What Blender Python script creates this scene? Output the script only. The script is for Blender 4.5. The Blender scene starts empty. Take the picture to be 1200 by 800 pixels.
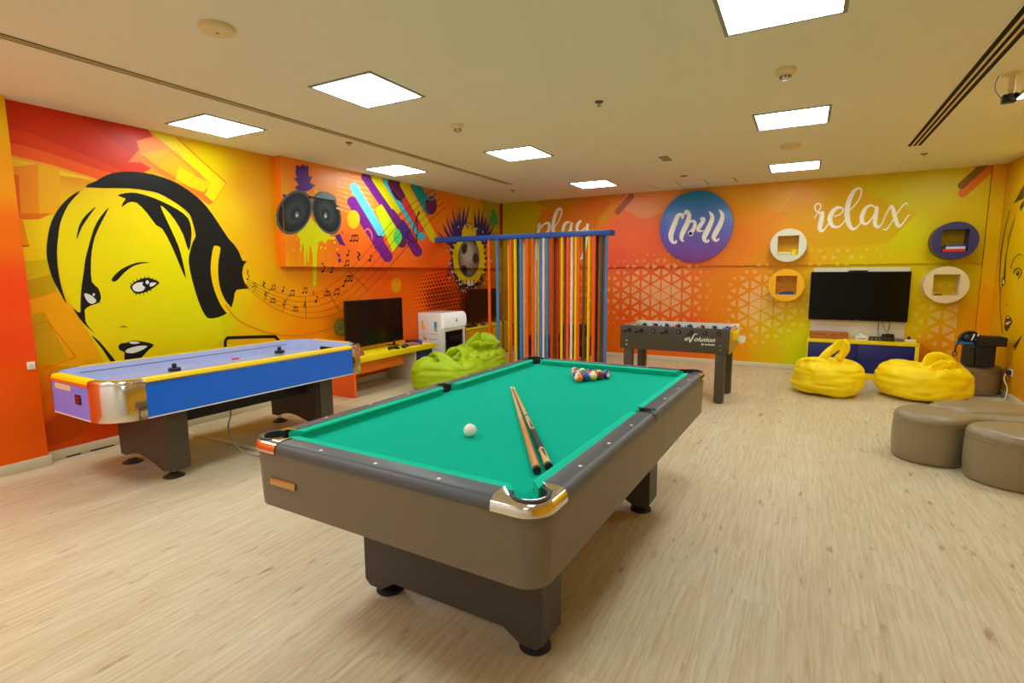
import bpy, bmesh, math, random
from mathutils import Vector, Matrix, noise
from mathutils.geometry import tessellate_polygon
random.seed(7)
PI = math.pi
scene = bpy.context.scene
COL = scene.collection

# ------------------------------------------------------------------ camera model (photo taken as 1200 x 800)
F, YAW, PITCH, ROLL = 622.6, .5011, .1290, .0068
CAM = Vector((0, 0, 1.5))
def cam_axes():
    c, s = math.cos(YAW), math.sin(YAW)
    f = Vector((-s*math.cos(PITCH), c*math.cos(PITCH), -math.sin(PITCH)))
    r = Vector((c, s, 0)); d = f.cross(r)
    cr, sr = math.cos(ROLL), math.sin(ROLL)
    return cr*r+sr*d, -sr*r+cr*d, f
AX = cam_axes()
def ray(x, y): return AX[0]*((x-600)/F)+AX[1]*((y-400)/F)+AX[2]
def on(x, y, ax, val):
    d = ray(x, y); return CAM+d*((val-CAM[ax])/d[ax])
def toz(x, y, z): return on(x, y, 2, z)

# ------------------------------------------------------------------ room measures
H = 2.81          # ceiling
XL, XLB = -5.31, -5.20   # left wall, its bulkhead
YB, YBB = 9.075, 9.045   # back wall, its upper panel
XR = 2.15
YF = -2.2
XP = -5.22        # left pillar face
YP = 1.81
BZ = 1.585        # bulkhead underside
BY0 = 4.14

# ------------------------------------------------------------------ colours / materials
def lin(v):
    v /= 255.0
    return v/12.92 if v <= .04045 else ((v+.055)/1.055)**2.4
def C(r, g, b, a=1.0): return (lin(r), lin(g), lin(b), a)
def mat(name, rgb, rough=.5, metal=0.0, spec=.5, emit=0, coat=0, alpha=1, trans=0, bump=0, bscale=200, vary=0, vscale=6):
    m = bpy.data.materials.new(name); m.use_nodes = True
    nt = m.node_tree; b = nt.nodes['Principled BSDF']
    c = C(*rgb)
    b.inputs['Base Color'].default_value = c
    b.inputs['Roughness'].default_value = rough
    b.inputs['Metallic'].default_value = metal
    b.inputs['Specular IOR Level'].default_value = spec
    b.inputs['Coat Weight'].default_value = coat
    b.inputs['Transmission Weight'].default_value = trans
    b.inputs['Alpha'].default_value = alpha
    if emit:
        b.inputs['Emission Color'].default_value = c
        b.inputs['Emission Strength'].default_value = emit
    if bump or vary:
        tc = nt.nodes.new('ShaderNodeTexCoord')
        if bump:
            n = nt.nodes.new('ShaderNodeTexNoise'); n.inputs['Scale'].default_value = bscale
            n.inputs['Detail'].default_value = 4
            bp = nt.nodes.new('ShaderNodeBump'); bp.inputs['Strength'].default_value = bump
            bp.inputs['Distance'].default_value = .004
            nt.links.new(tc.outputs['Object'], n.inputs['Vector'])
            nt.links.new(n.outputs['Fac'], bp.inputs['Height'])
            nt.links.new(bp.outputs['Normal'], b.inputs['Normal'])
        if vary:
            n2 = nt.nodes.new('ShaderNodeTexNoise'); n2.inputs['Scale'].default_value = vscale
            n2.inputs['Detail'].default_value = 6
            mx = nt.nodes.new('ShaderNodeMix'); mx.data_type = 'RGBA'
            mx.inputs[6].default_value = tuple(max(0, v*(1-vary)) for v in c[:3])+(1,)
            mx.inputs[7].default_value = tuple(min(1, v*(1+vary)) for v in c[:3])+(1,)
            nt.links.new(tc.outputs['Object'], n2.inputs['Vector'])
            nt.links.new(n2.outputs['Fac'], mx.inputs[0])
            nt.links.new(mx.outputs[2], b.inputs['Base Color'])
    return m
def paint_mat(name, rough=.36, spec=.22):
    m = bpy.data.materials.new(name); m.use_nodes = True
    nt = m.node_tree; b = nt.nodes['Principled BSDF']
    a = nt.nodes.new('ShaderNodeAttribute'); a.attribute_name = 'Col'
    nt.links.new(a.outputs['Color'], b.inputs['Base Color'])
    b.inputs['Roughness'].default_value = rough
    b.inputs['Specular IOR Level'].default_value = spec
    return m
MURAL = paint_mat('mural_paint')
PRINT = paint_mat('printed_colour', .4, .4)

M = dict(
 ceiling=mat('ceiling_paint', (232, 230, 214), .9, vary=.03, vscale=2),
 base=mat('skirting_cream', (222, 212, 180), .45, vary=.04),
 shelfwhite=mat('shelf_white', (222, 220, 196), .45),
 white=mat('white_plastic', (232, 230, 218), .4),
 whitegloss=mat('white_gloss', (236, 236, 230), .25),
 cream=mat('cream_plastic', (226, 208, 160), .5),
 black=mat('black_plastic', (22, 21, 20), .4),
 blackm=mat('black_matte', (18, 17, 16), .7),
 dark=mat('dark_slot', (10, 9, 7), .9),
 rubber=mat('black_rubber', (20, 20, 20), .6),
 chrome=mat('chrome', (226, 222, 212), .12, 1.0),
 steel=mat('steel', (200, 198, 190), .25, 1.0),
 brass=mat('brass_plate', (205, 165, 105), .3, 1.0),
 laminate=mat('taupe_laminate', (114, 103, 82), .42, 0, .4, vary=.05, vscale=3),
 pedestal=mat('charcoal_laminate', (66, 60, 54), .5, vary=.05),
 rail=mat('rail_laminate', (76, 80, 82), .42, vary=.05),
 cloth=mat('green_baize', (0, 178, 148), .95, 0, .1, bump=.15, bscale=900, vary=.03, vscale=8),
 cushion=mat('green_cushion_lit', (24, 198, 162), .95, 0, .1, bump=.15, bscale=900),  # paler than the bed cloth: light on the cushion tops put into the colour
 pocket=mat('pocket_leather', (48, 48, 46), .5),
 sight=mat('pearl_sight', (235, 232, 220), .3),
 ivory=mat('ivory_ball', (240, 236, 220), .08, 0, .6, coat=.5),
 maple=mat('maple_wood', (222, 184, 122), .3, coat=.3, vary=.06, vscale=20),
 orangewood=mat('orange_wood', (214, 134, 52), .3, coat=.3, vary=.12, vscale=20),
 wrap=mat('black_wrap', (42, 44, 46), .7, bump=.3, bscale=600),
 hblue=mat('blue_laminate', (8, 104, 228), .35),
 hpurple=mat('violet_laminate', (136, 134, 240), .4),
 hyellow=mat('yellow_laminate', (248, 216, 8), .35),
 horange=mat('orange_trim', (236, 110, 34), .4),
 hfield=mat('lavender_field', (172, 168, 196), .08, 0, .6, coat=.4),
 hwall=mat('lavender_wall', (186, 200, 240), .25),
 hleg=mat('brown_black_laminate', (70, 58, 48), .45),
 foos=mat('foosball_laminate', (72, 63, 48), .45, vary=.06, vscale=5),
 foosy=mat('yellow_cup', (240, 214, 10), .4),
 gold=mat('ochre_panel', (206, 160, 40), .45),
 red=mat('red_plastic', (214, 48, 44), .4),
 redtxt=mat('red_display', (150, 20, 20), .3),
 blue=mat('blue_plastic', (50, 62, 176), .4),
 yellow=mat('yellow_melamine', (244, 216, 6), .4),
 ochre=mat('ochre_melamine', (212, 160, 20), .45),
 navy=mat('navy_melamine', (16, 30, 108), .35),
 navyshelf=mat('navy_lacquer', (44, 40, 92), .4),
 amber=mat('amber_lacquer', (250, 184, 6), .4),
 orangep=mat('orange_melamine', (252, 104, 24), .42),
 orangem=mat('orange_brown_melamine', (222, 108, 20), .45),
 greyw=mat('off_white_melamine', (222, 216, 198), .45),
 screen=mat('tv_glass', (9, 8, 6), .07, 0, .22),
 screenb=mat('tv_glass_streaky', (16, 11, 7), .14, 0, .3),
 bezel=mat('tv_bezel', (12, 12, 12), .3),
 lime=mat('lime_fabric', (168, 196, 4), .55, 0, .35, bump=.08, bscale=500, vary=.05),
 sun=mat('yellow_fabric', (255, 224, 0), .55, 0, .35, bump=.08, bscale=500, vary=.04),
 leather=mat('taupe_leather', (142, 126, 94), .34, 0, .5, bump=.06, bscale=300, vary=.05, vscale=4),
 piping=mat('taupe_piping', (146, 130, 98), .35),
 barblue=mat('blue_bar', (22, 78, 170), .4),
 glass=mat('door_glass', (220, 230, 230), .03, 0, .5, trans=1.0),
 fridgein=mat('fridge_interior', (150, 92, 66), .6),
 box=mat('brown_box', (176, 100, 36), .5, vary=.1, vscale=8),
 maroon=mat('maroon_fabric', (104, 26, 22), .7),
 grey=mat('grey_plastic', (130, 130, 126), .5),
 vent=mat('grey_vent', (150, 138, 110), .6),
 light=mat('led_diffuser', (238, 250, 255), .5, emit=19.0),
 frame=mat('light_frame', (150, 146, 130), .5),
)
def pole_mat(n, rgb): return mat(n, rgb, .45)
POLE = dict(o=pole_mat('pole_orange', (250, 98, 10)), b=pole_mat('pole_blue', (70, 134, 196)), l=pole_mat('pole_olive', (112, 108, 24)),
 y=pole_mat('pole_yellow', (252, 212, 14)), g=pole_mat('pole_dark_green', (44, 82, 62)), w=pole_mat('pole_cream', (240, 228, 212)),
 r=pole_mat('pole_red', (216, 62, 6)), p=pole_mat('pole_plum', (150, 70, 92)), k=pole_mat('pole_shadow_brown', (70, 34, 18)), t=pole_mat('pole_tan', (214, 120, 60)))  # the brown pole stands in for a dark shadow strip between poles

# ------------------------------------------------------------------ mesh helper
class MB:
    def __init__(s): s.bm = bmesh.new()
    def _new(s, geom, mi):
        for v in geom:
            if isinstance(v, bmesh.types.BMFace): v.material_index = mi
    def box(s, x0, x1, y0, y1, z0, z1, mi=0, bev=0, seg=2, mx=None):
        b = bmesh.new()
        bmesh.ops.create_cube(b, size=1)
        for v in b.verts:
            v.co = Vector((x0+(v.co.x+.5)*(x1-x0), y0+(v.co.y+.5)*(y1-y0), z0+(v.co.z+.5)*(z1-z0)))
        if bev: bmesh.ops.bevel(b, geom=list(b.edges), offset=bev, segments=seg, affect='EDGES', profile=.5)
        s.merge(b, mi, mx); return s
    def merge(s, b, mi=None, mx=None):
        vm = {}
        for v in b.verts:
            vm[v] = s.bm.verts.new(mx @ v.co if mx else v.co)
        for f in b.faces:
            try: nf = s.bm.faces.new([vm[v] for v in f.verts])
            except ValueError: continue
            nf.material_index = f.material_index if mi is None else mi
        b.free()
    def face(s, pts, mi=0):
        f = s.bm.faces.new([s.bm.verts.new(p) for p in pts]); f.material_index = mi; return f
    def loft(s, rings, mi=0, close=True, cap0=True, cap1=True):
        R = [[s.bm.verts.new(p) for p in r] for r in rings]
        n = len(R[0])
        for a, b in zip(R, R[1:]):
            for i in range(n if close else n-1):
                j = (i+1) % n
                try: s.bm.faces.new((a[i], a[j], b[j], b[i])).material_index = mi
                except ValueError: pass
        if cap0 and close: s.bm.faces.new(list(reversed(R[0]))).material_index = mi
        if cap1 and close: s.bm.faces.new(R[-1]).material_index = mi
        return s
    def lathe(s, prof, c=(0, 0, 0), axis='z', n=24, mi=0, cap0=True, cap1=True):
        rings = []
        for r, h in prof:
            ring = []
            for i in range(n):
                a = 2*PI*i/n
                u, w = max(r, 1e-4)*math.cos(a), max(r, 1e-4)*math.sin(a)
                p = {'z': (u, w, h), 'y': (u, h, -w), 'x': (h, u, w)}[axis]
                ring.append(Vector(p)+Vector(c))
            rings.append(ring)
        return s.loft(rings, mi, True, cap0, cap1)
    def cyl(s, p0, p1, r0, r1=None, n=16, mi=0):
        return s.tube([p0, p1], [r0, r0 if r1 is None else r1], n, mi)
    def tube(s, path, rad, n=10, mi=0):
        path = [Vector(p) for p in path]
        if not isinstance(rad, (list, tuple)): rad = [rad]*len(path)
        rings = []; up = None
        for i, p in enumerate(path):
            t = (path[min(i+1, len(path)-1)]-path[max(i-1, 0)]).normalized()
            if up is None: up = Vector((0, 0, 1)) if abs(t.z) < .9 else Vector((1, 0, 0))
            u = (up-t*up.dot(t)).normalized(); w = t.cross(u); up = u
            rings.append([p+(u*math.cos(2*PI*k/n)+w*math.sin(2*PI*k/n))*rad[i] for k in range(n)])
        return s.loft(rings, mi)
    def prism(s, poly, z0, z1, mi=0, axis='z', bev=0):
        """poly: list of 2D points. axis z: (x,y)->z ; y: (x,z)->y ; x: (y,z)->x"""
        def P(a, b, h): return {'z': (a, b, h), 'y': (a, h, b), 'x': (h, a, b)}[axis]
        b = bmesh.new()
        lo = [b.verts.new(P(p[0], p[1], z0)) for p in poly]; hi = [b.verts.new(P(p[0], p[1], z1)) for p in poly]
        n = len(poly)
        for i in range(n): b.faces.new((lo[i], lo[(i+1) % n], hi[(i+1) % n], hi[i]))
        tri = tessellate_polygon([[Vector((p[0], p[1], 0)) for p in poly]])
        for t in tri:
            b.faces.new([lo[i] for i in t]); b.faces.new([hi[i] for i in t])
        bmesh.ops.recalc_face_normals(b, faces=list(b.faces))
        s.merge(b, mi); return s
    def sphere(s, c, r, mi=0, u=24, v=14, sc=(1, 1, 1)):
        b = bmesh.new(); bmesh.ops.create_uvsphere(b, u_segments=u, v_segments=v, radius=r)
        for w in b.verts: w.co = Vector((w.co.x*sc[0], w.co.y*sc[1], w.co.z*sc[2]))+Vector(c)
        s.merge(b, mi); return s
    def build(s, name, mats, parent=None, smooth=True, ang=38, loc=None, fixn=True):
        bm = s.bm
        if fixn: bmesh.ops.recalc_face_normals(bm, faces=list(bm.faces))
        if smooth:
            for f in bm.faces: f.smooth = True
            for e in bm.edges:
                if len(e.link_faces) == 2 and e.calc_face_angle(0) > math.radians(ang): e.smooth = False
        me = bpy.data.meshes.new(name); bm.to_mesh(me); bm.free()
        for m in (mats if isinstance(mats, (list, tuple)) else [mats]): me.materials.append(m)
        o = bpy.data.objects.new(name, me); COL.objects.link(o)
        if parent is not None: o.parent = parent
        if loc is not None: o.location = loc
        return o
def tag(o, label, cat, group=None):
    o['label'] = label; o['category'] = cat
    if group: o['group'] = group
    return o
def thing(name, label, cat, loc=(0, 0, 0), rz=0, group=None):
    o = bpy.data.objects.new(name, None); COL.objects.link(o)
    o.empty_display_size = .1
    o.location = loc; o.rotation_euler = (0, 0, rz)
    return tag(o, label, cat, group)
def structure(o): o['kind'] = 'structure'; return o
def kids(o): return [c for c in bpy.data.objects if c.parent == o]
def copy_tree(o, label=None, parent=None, loc=None, rz=None):
    c = o.copy(); COL.objects.link(c)
    if parent is not None: c.parent = parent
    if loc is not None: c.location = loc
    if rz is not None: c.rotation_euler = (0, 0, rz)
    if label: c['label'] = label
    for k in kids(o): copy_tree(k, None, c)
    return c
def arc(cx, cy, r, a0, a1, n):
    return [(cx+r*math.cos(a0+(a1-a0)*i/n), cy+r*math.sin(a0+(a1-a0)*i/n)) for i in range(n+1)]
def rrect(x0, x1, y0, y1, r, n=6):
    return arc(x1-r, y1-r, r, 0, PI/2, n)+arc(x0+r, y1-r, r, PI/2, PI, n)+arc(x0+r, y0+r, r, PI, 1.5*PI, n)+arc(x1-r, y0+r, r, 1.5*PI, 2*PI, n)
def spline(pts, n=6, closed=False):
    out = []; N = len(pts)
    def g(i): return pts[i % N] if closed else pts[max(0, min(N-1, i))]
    for i in range(N if closed else N-1):
        p0, p1, p2, p3 = g(i-1), g(i), g(i+1), g(i+2)
        for k in range(n):
            t = k/n
            out.append(tuple(.5*((2*b)+(-a+c)*t+(2*a-5*b+4*c-d)*t*t+(-a+3*b-3*c+d)*t**3) for a, b, c, d in zip(p0, p1, p2, p3)))
    if not closed: out.append(tuple(pts[-1]))
    return out

# ------------------------------------------------------------------ mural meshes (flat paint carried as a colour attribute)
def clip(poly, a, b):
    """keep the side left of a->b (image coordinates, y down)"""
    out = []
    def sd(p): return (b[0]-a[0])*(p[1]-a[1])-(b[1]-a[1])*(p[0]-a[0])
    for i in range(len(poly)):
        p, q = poly[i], poly[(i+1) % len(poly)]
        sp, sq = sd(p), sd(q)
        if sp >= 0: out.append(p)
        if sp*sq < 0:
            t = sp/(sp-sq); out.append((p[0]+(q[0]-p[0])*t, p[1]+(q[1]-p[1])*t))
    return out
class Mural:
    """wall paint; planes is a list of (axis, value, offset direction, clip quad in photo pixels or None)"""
    def __init__(s, planes, field=None):
        s.v, s.f, s.c = [], [], []; s.planes = planes; s.layer = 1; s.field = field
    def add(s, pts, cols):
        i = len(s.v); s.v += [tuple(p) for p in pts]; s.f.append(list(range(i, i+len(pts)))); s.c.append(cols)
    def quadgrid(s, fn, nu, nv, colfn):
        P = [[Vector(fn(i/nu, j/nv)) for j in range(nv+1)] for i in range(nu+1)]
        K = [[colfn(p) for p in r] for r in P]
        for i in range(nu):
            for j in range(nv):
                ij = ((i, j), (i+1, j), (i+1, j+1), (i, j+1))
                s.add([P[a][b] for a, b in ij], [K[a][b] for a, b in ij])
    def poly(s, pts, col, mixf=None, lay=None):
        """paint a polygon given by where the photo shows its corners"""
        if lay is None: s.layer += 1
        off = .0008+.000012*(lay or s.layer)
        for ax, val, sg, quad in s.planes:
            pp = list(pts)
            if quad:
                for i in range(len(quad)):
                    if not pp: break
                    pp = clip(pp, quad[i], quad[(i+1) % len(quad)])
            elif s.planes[0][3] is not None:
                q = s.planes[0][3]; inside = True
                for p in pts:
                    for i in range(len(q)):
                        a, b = q[i], q[(i+1) % len(q)]
                        if (b[0]-a[0])*(p[1]-a[1])-(b[1]-a[1])*(p[0]-a[0]) < 0: inside = False
                if inside: continue
            if len(pp) < 3: continue
            W = [on(x, y, ax, val) for x, y in pp]
            for w in W: w[ax] += sg*off
            if callable(col): K = [col(w) for w in W]
            elif mixf is not None:
                K = [tuple(a*(1-mixf)+b*mixf for a, b in zip(s.field(w), col)) for w in W]
            else: K = [col]*len(W)
            flat = [Vector((x, y, 0)) for x, y in pp]
            try: tris = tessellate_polygon([flat])
            except Exception: continue
            for t in tris: s.add([W[i] for i in t], [K[i] for i in t])
    def ell(s, cx, cy, rx, ry, col, ang=0, n=28, lay=None, mixf=None):
        ca, sa = math.cos(ang), math.sin(ang)
        s.poly([(cx+rx*math.cos(2*PI*i/n)*ca-ry*math.sin(2*PI*i/n)*sa, cy+rx*math.cos(2*PI*i/n)*sa+ry*math.sin(2*PI*i/n)*ca) for i in range(n)], col, mixf, lay)
    def stroke(s, pts, col, smooth=5, lay=None, cap=True, mixf=None):
        """variable width brush stroke (x, y, width)"""
        if lay is None: s.layer += 1; lay = s.layer
        P = spline(pts, smooth) if smooth > 1 and len(pts) > 2 else pts
        L, R = [], []
        for i, p in enumerate(P):
            a, b = P[max(0, i-1)], P[min(len(P)-1, i+1)]
            dx, dy = b[0]-a[0], b[1]-a[1]; d = math.hypot(dx, dy) or 1
            nx, ny = -dy/d*p[2]/2, dx/d*p[2]/2
            L.append((p[0]+nx, p[1]+ny)); R.append((p[0]-nx, p[1]-ny))
        for i in range(len(P)-1):
            s.poly([L[i], L[i+1], R[i+1], R[i]], col, mixf, lay)
        if cap:
            for p in (P[0], P[-1]):
                if p[2] > 1.2: s.ell(p[0], p[1], p[2]/2, p[2]/2, col, n=14, lay=lay+.2, mixf=mixf)
    def build(s, name, mats=None):
        me = bpy.data.meshes.new(name); me.from_pydata(s.v, [], s.f)
        ca = me.color_attributes.new('Col', 'FLOAT_COLOR', 'CORNER')
        flat = []
        for k in s.c:
            for c in k: flat += [c[0], c[1], c[2], 1]
        ca.data.foreach_set('color', flat)
        me.materials.append(mats or MURAL)
        o = bpy.data.objects.new(name, me); COL.objects.link(o); return o
def make_field(ctrl, ax, val, p=3.0, gain=(1, 1, 1)):
    K = []
    for x, y, c in ctrl:
        w = on(x, y, ax, val); K.append((w[1-ax], w[2], C(*c)))
    def f(w):
        s = w[1-ax]; tot = 0; r = [0, 0, 0]
        for a, b, c in K:
            d = ((a-s)**2*.6+(b-w[2])**2+.004)**(-p/2); tot += d
            for i in range(3): r[i] += d*c[i]
        return tuple(min(.92, r[i]/tot*gain[i]) for i in range(3))+(1,)
    return f
def crop(ox, oy, sc, pts): return [(ox+p[0]/sc, oy+p[1]/sc)+tuple(q/sc for q in p[2:]) for p in pts]

# ================================================================== SETTING
def floor_material():
    m = bpy.data.materials.new('vinyl_oak_planks'); m.use_nodes = True
    nt = m.node_tree; N = nt.nodes; Lk = nt.links; b = N['Principled BSDF']
    tc = N.new('ShaderNodeTexCoord'); mp = N.new('ShaderNodeMapping'); mp.inputs['Rotation'].default_value = (0, 0, PI/2)
    Lk.new(tc.outputs['Object'], mp.inputs['Vector'])
    br = N.new('ShaderNodeTexBrick'); br.offset = .37; br.squash = 1
    br.inputs['Scale'].default_value = 1; br.inputs['Brick Width'].default_value = 1.25; br.inputs['Row Height'].default_value = .18
    br.inputs['Mortar Size'].default_value = .0012; br.inputs['Mortar Smooth'].default_value = .3
    br.inputs['Color1'].default_value = (0, 0, 0, 1); br.inputs['Color2'].default_value = (1, 1, 1, 1); br.inputs['Mortar'].default_value = (.5, .5, .5, 1)
    Lk.new(mp.outputs[0], br.inputs['Vector'])
    # per-plank offset for the grain
    ms = N.new('ShaderNodeVectorMath'); ms.operation = 'MULTIPLY_ADD'
    Lk.new(br.outputs['Color'], ms.inputs[0]); ms.inputs[1].default_value = (7, 13, 3); Lk.new(tc.outputs['Object'], ms.inputs[2])
    g = N.new('ShaderNodeMapping'); g.inputs['Scale'].default_value = (44, 2.2, 1); Lk.new(ms.outputs[0], g.inputs['Vector'])
    n1 = N.new('ShaderNodeTexNoise'); n1.inputs['Scale'].default_value = 1.4; n1.inputs['Detail'].default_value = 8; n1.inputs['Roughness'].default_value = .62
    n1.inputs['Distortion'].default_value = .6
    Lk.new(g.outputs[0], n1.inputs['Vector'])
    r1 = N.new('ShaderNodeValToRGB'); e = r1.color_ramp.elements
    e[0].position = .28; e[0].color = C(194, 172, 128); e[1].position = .60; e[1].color = C(216, 205, 172)
    Lk.new(n1.outputs['Fac'], r1.inputs['Fac'])
    # plank tint
    mx = N.new('ShaderNodeMix'); mx.data_type = 'RGBA'; mx.blend_type = 'MULTIPLY'; mx.inputs[0].default_value = .8
    r2 = N.new('ShaderNodeValToRGB'); r2.color_ramp.elements[0].color = (.92, .90, .86, 1); r2.color_ramp.elements[1].color = (1, 1, 1, 1)
    Lk.new(br.outputs['Color'], r2.inputs['Fac']); Lk.new(r1.outputs['Color'], mx.inputs[6]); Lk.new(r2.outputs['Color'], mx.inputs[7])
    # knots
    k = N.new('ShaderNodeMapping'); k.inputs['Scale'].default_value = (12, 3.2, 1); Lk.new(ms.outputs[0], k.inputs['Vector'])
    n2 = N.new('ShaderNodeTexNoise'); n2.inputs['Scale'].default_value = 1.5; n2.inputs['Detail'].default_value = 3; Lk.new(k.outputs[0], n2.inputs['Vector'])
    r3 = N.new('ShaderNodeValToRGB'); r3.color_ramp.elements[0].position = .64; r3.color_ramp.elements[0].color = (0, 0, 0, 1)
    r3.color_ramp.elements[1].position = .78; r3.color_ramp.elements[1].color = (.75, .75, .75, 1); Lk.new(n2.outputs['Fac'], r3.inputs['Fac'])
    mk = N.new('ShaderNodeMix'); mk.data_type = 'RGBA'; Lk.new(r3.outputs['Color'], mk.inputs[0])
    Lk.new(mx.outputs[2], mk.inputs[6]); mk.inputs[7].default_value = C(126, 92, 54)
    # plank seams
    mm = N.new('ShaderNodeMix'); mm.data_type = 'RGBA'; mf = N.new('ShaderNodeMath'); mf.operation = 'MULTIPLY'; mf.inputs[1].default_value = .14
    Lk.new(br.outputs['Fac'], mf.inputs[0]); Lk.new(mf.outputs[0], mm.inputs[0]); Lk.new(mk.outputs[2], mm.inputs[6]); mm.inputs[7].default_value = C(150, 120, 76)
    Lk.new(mm.outputs[2], b.inputs['Base Color'])
    b.inputs['Roughness'].default_value = .42; b.inputs['Specular IOR Level'].default_value = .4
    return m
fl = MB(); fl.box(-6.2, 3.2, YF-.2, YB+.3, -.1, 0)
structure(fl.build('floor', floor_material(), smooth=False))
# ceiling (with shallow recess look left to the light frames)
ce = MB(); ce.box(-6.2, 3.2, YF-.2, YB+.3, H, H+.1)
structure(ce.build('ceiling', M['ceiling'], smooth=False))

# ---------------------------------------------------------------- left wall mural
LC = [(20,200,(236,180,6)),(60,400,(226,126,4)),(30,260,(236,192,0)),(120,280,(232,200,0)),(170,300,(214,206,0)),(200,330,(204,208,0)),(200,380,(202,206,0)),(120,380,(226,188,0)),
 (90,330,(228,186,0)),(255,375,(206,196,0)),(300,385,(232,170,4)),(270,330,(238,186,0)),(300,300,(236,164,4)),(330,360,(238,140,4)),(290,215,(216,146,0)),(240,190,(226,186,0)),(270,250,(232,176,0)),(310,240,(230,150,0)),(360,385,(244,122,4)),
 (400,350,(252,104,8)),(450,330,(252,84,12)),(480,370,(250,90,8)),(520,330,(226,70,16)),(560,360,(186,60,18)),(380,205,(226,130,56)),(345,205,(226,112,18)),(345,290,(242,116,8)),
 (400,290,(246,92,36)),(440,300,(248,84,46)),(500,290,(242,84,36)),(520,250,(226,116,14)),(545,245,(206,150,8)),(578,250,(186,158,8)),(575,330,(196,104,18)),(430,215,(242,124,76)),(460,260,(242,104,36)),(80,500,(216,70,0)),(130,490,(212,46,0)),(60,470,(222,96,0)),(200,430,(206,150,0)),(300,420,(226,110,0)),(420,420,(214,70,10)),(480,420,(206,60,10)),(100,150,(200,50,4)),(60,180,(214,80,6)),(170,180,(226,120,30))]
lf = make_field(LC, 0, XL, 3, (1.12, 1.27, .5))
pA = [on(332.8, 186, 0, XLB), on(580, 236, 0, XLB)]
def ppx(w):
    d = Vector(w)-CAM; x, y, z = d.dot(AX[0]), d.dot(AX[1]), d.dot(AX[2]); return (600+F*x/z, 400+F*y/z)
bulk = [ppx((XLB, BY0, H)), ppx((XLB, YB, H)), ppx((XLB, YB, BZ)), ppx((XLB, BY0, BZ))]
endf = [ppx((XL, BY0, H)), ppx((XLB, BY0, H)), ppx((XLB, BY0, BZ)), ppx((XL, BY0, BZ))]
lw = Mural([(0, XLB, 1, bulk), (1, BY0, -1, endf), (0, XL, 1, None)], lf)
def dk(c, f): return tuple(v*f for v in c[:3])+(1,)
lw.quadgrid(lambda u, v: (XL, YP+(YB-YP)*u, H*v), 90, 36, lf)
lw.quadgrid(lambda u, v: (XLB, BY0+(YB-BY0)*u, BZ+(H-BZ)*v), 70, 18, lf)
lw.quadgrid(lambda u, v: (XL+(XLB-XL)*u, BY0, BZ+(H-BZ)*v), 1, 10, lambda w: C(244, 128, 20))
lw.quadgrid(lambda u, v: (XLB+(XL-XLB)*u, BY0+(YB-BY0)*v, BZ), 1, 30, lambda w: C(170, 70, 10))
INK = C(22, 22, 20)
# angular bands behind the portrait
def P(pts, c, **k): lw.poly(pts, tuple(min(.9, v*g) for v, g in zip(C(*c)[:3], (1.1, 1.15, .6)))+(1,), **k)
P([(1,112),(60,126),(120,138),(172,151),(200,185),(150,212),(105,200),(4,172)], (204,48,4))
P([(4,165),(60,178),(115,195),(150,212),(118,211),(60,193),(7,180)], (236,86,14))
P([(1,150),(30,154),(70,170),(120,190),(152,205),(120,200),(60,180),(3,163)], (216,60,6))
P([(92,135),(130,143),(190,190),(172,192),(140,170)], (190,40,6))
P([(7,180),(60,193),(118,211),(112,214),(60,199),(8,186)], (238,160,20))
P([(8,184),(60,197),(108,210),(70,206),(9,189)], (246,190,30))
P([(10,196),(44,192),(46,254),(17,257)], (240,140,10))
P([(44,192),(70,200),(71,250),(46,254)], (238,166,4))
P([(9,203),(22,205),(24,250),(16,250)], (222,92,4))
P([(16,250),(60,250),(46,257),(17,257)], (226,110,4))
P([(18,257),(27,258),(34,288),(20,289)], (234,140,4))
P([(20,287),(34,287),(34,289),(20,289.5)], (200,80,0))
P([(150,190),(172,165),(195,163),(190,186),(240,215),(252,236),(245,240),(205,214),(165,190)], (240,112,40))
P([(160,165),(185,158),(220,186),(245,215),(240,226),(200,205),(165,182)], (238,130,60))
P([(166,180),(195,174),(230,202),(222,214),(186,196)], (246,148,10))
P([(210,195),(248,216),(238,225),(205,212)], (238,176,6))
P([(172,151),(180,152),(208,162),(265,215),(250,237),(240,228),(248,214),(205,178)], (226,196,10))
lw.stroke([(207,161.5,1.0),(265,214.5,1.0)], C(206,100,8), smooth=0, cap=False)
lw.stroke([(265,214.5,.7),(250,237,.7)], C(216,130,8), smooth=0, cap=False)
lw.stroke([(250,237,.8),(190,200,.8),(166,182,.8)], C(222,96,20), smooth=0, cap=False)
lw.stroke([(185,191,.5),(205,176,.5),(230,203,.5),(224,214,.5)], C(226,120,20), smooth=0, cap=False)
P([(24,306),(58,304),(66,341),(29,351)], (206,176,4))
P([(28,330),(64,320),(66,341),(29,351)], (190,150,4))
P([(29,351),(66,342),(90,363),(118,412),(90,430),(60,428)], (236,156,4))
P([(32,383),(58,377),(80,420),(45,430),(37,410)], (206,150,4))
P([(32,370),(52,365),(62,385),(35,400)], (194,150,4))
lw.stroke([(33,383,1),(56,376,1),(89,418,1)], C(226,96,4), smooth=0, cap=False)
lw.stroke([(29,352,.8),(68,341,.8)], C(226,110,4), smooth=0, cap=False)
lw.stroke([(50,432,.9),(89,418,.9)], C(226,96,4), smooth=0, cap=False)
P([(50,500),(75,478),(110,492),(90,512),(54,525)], (196,70,0))
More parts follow.
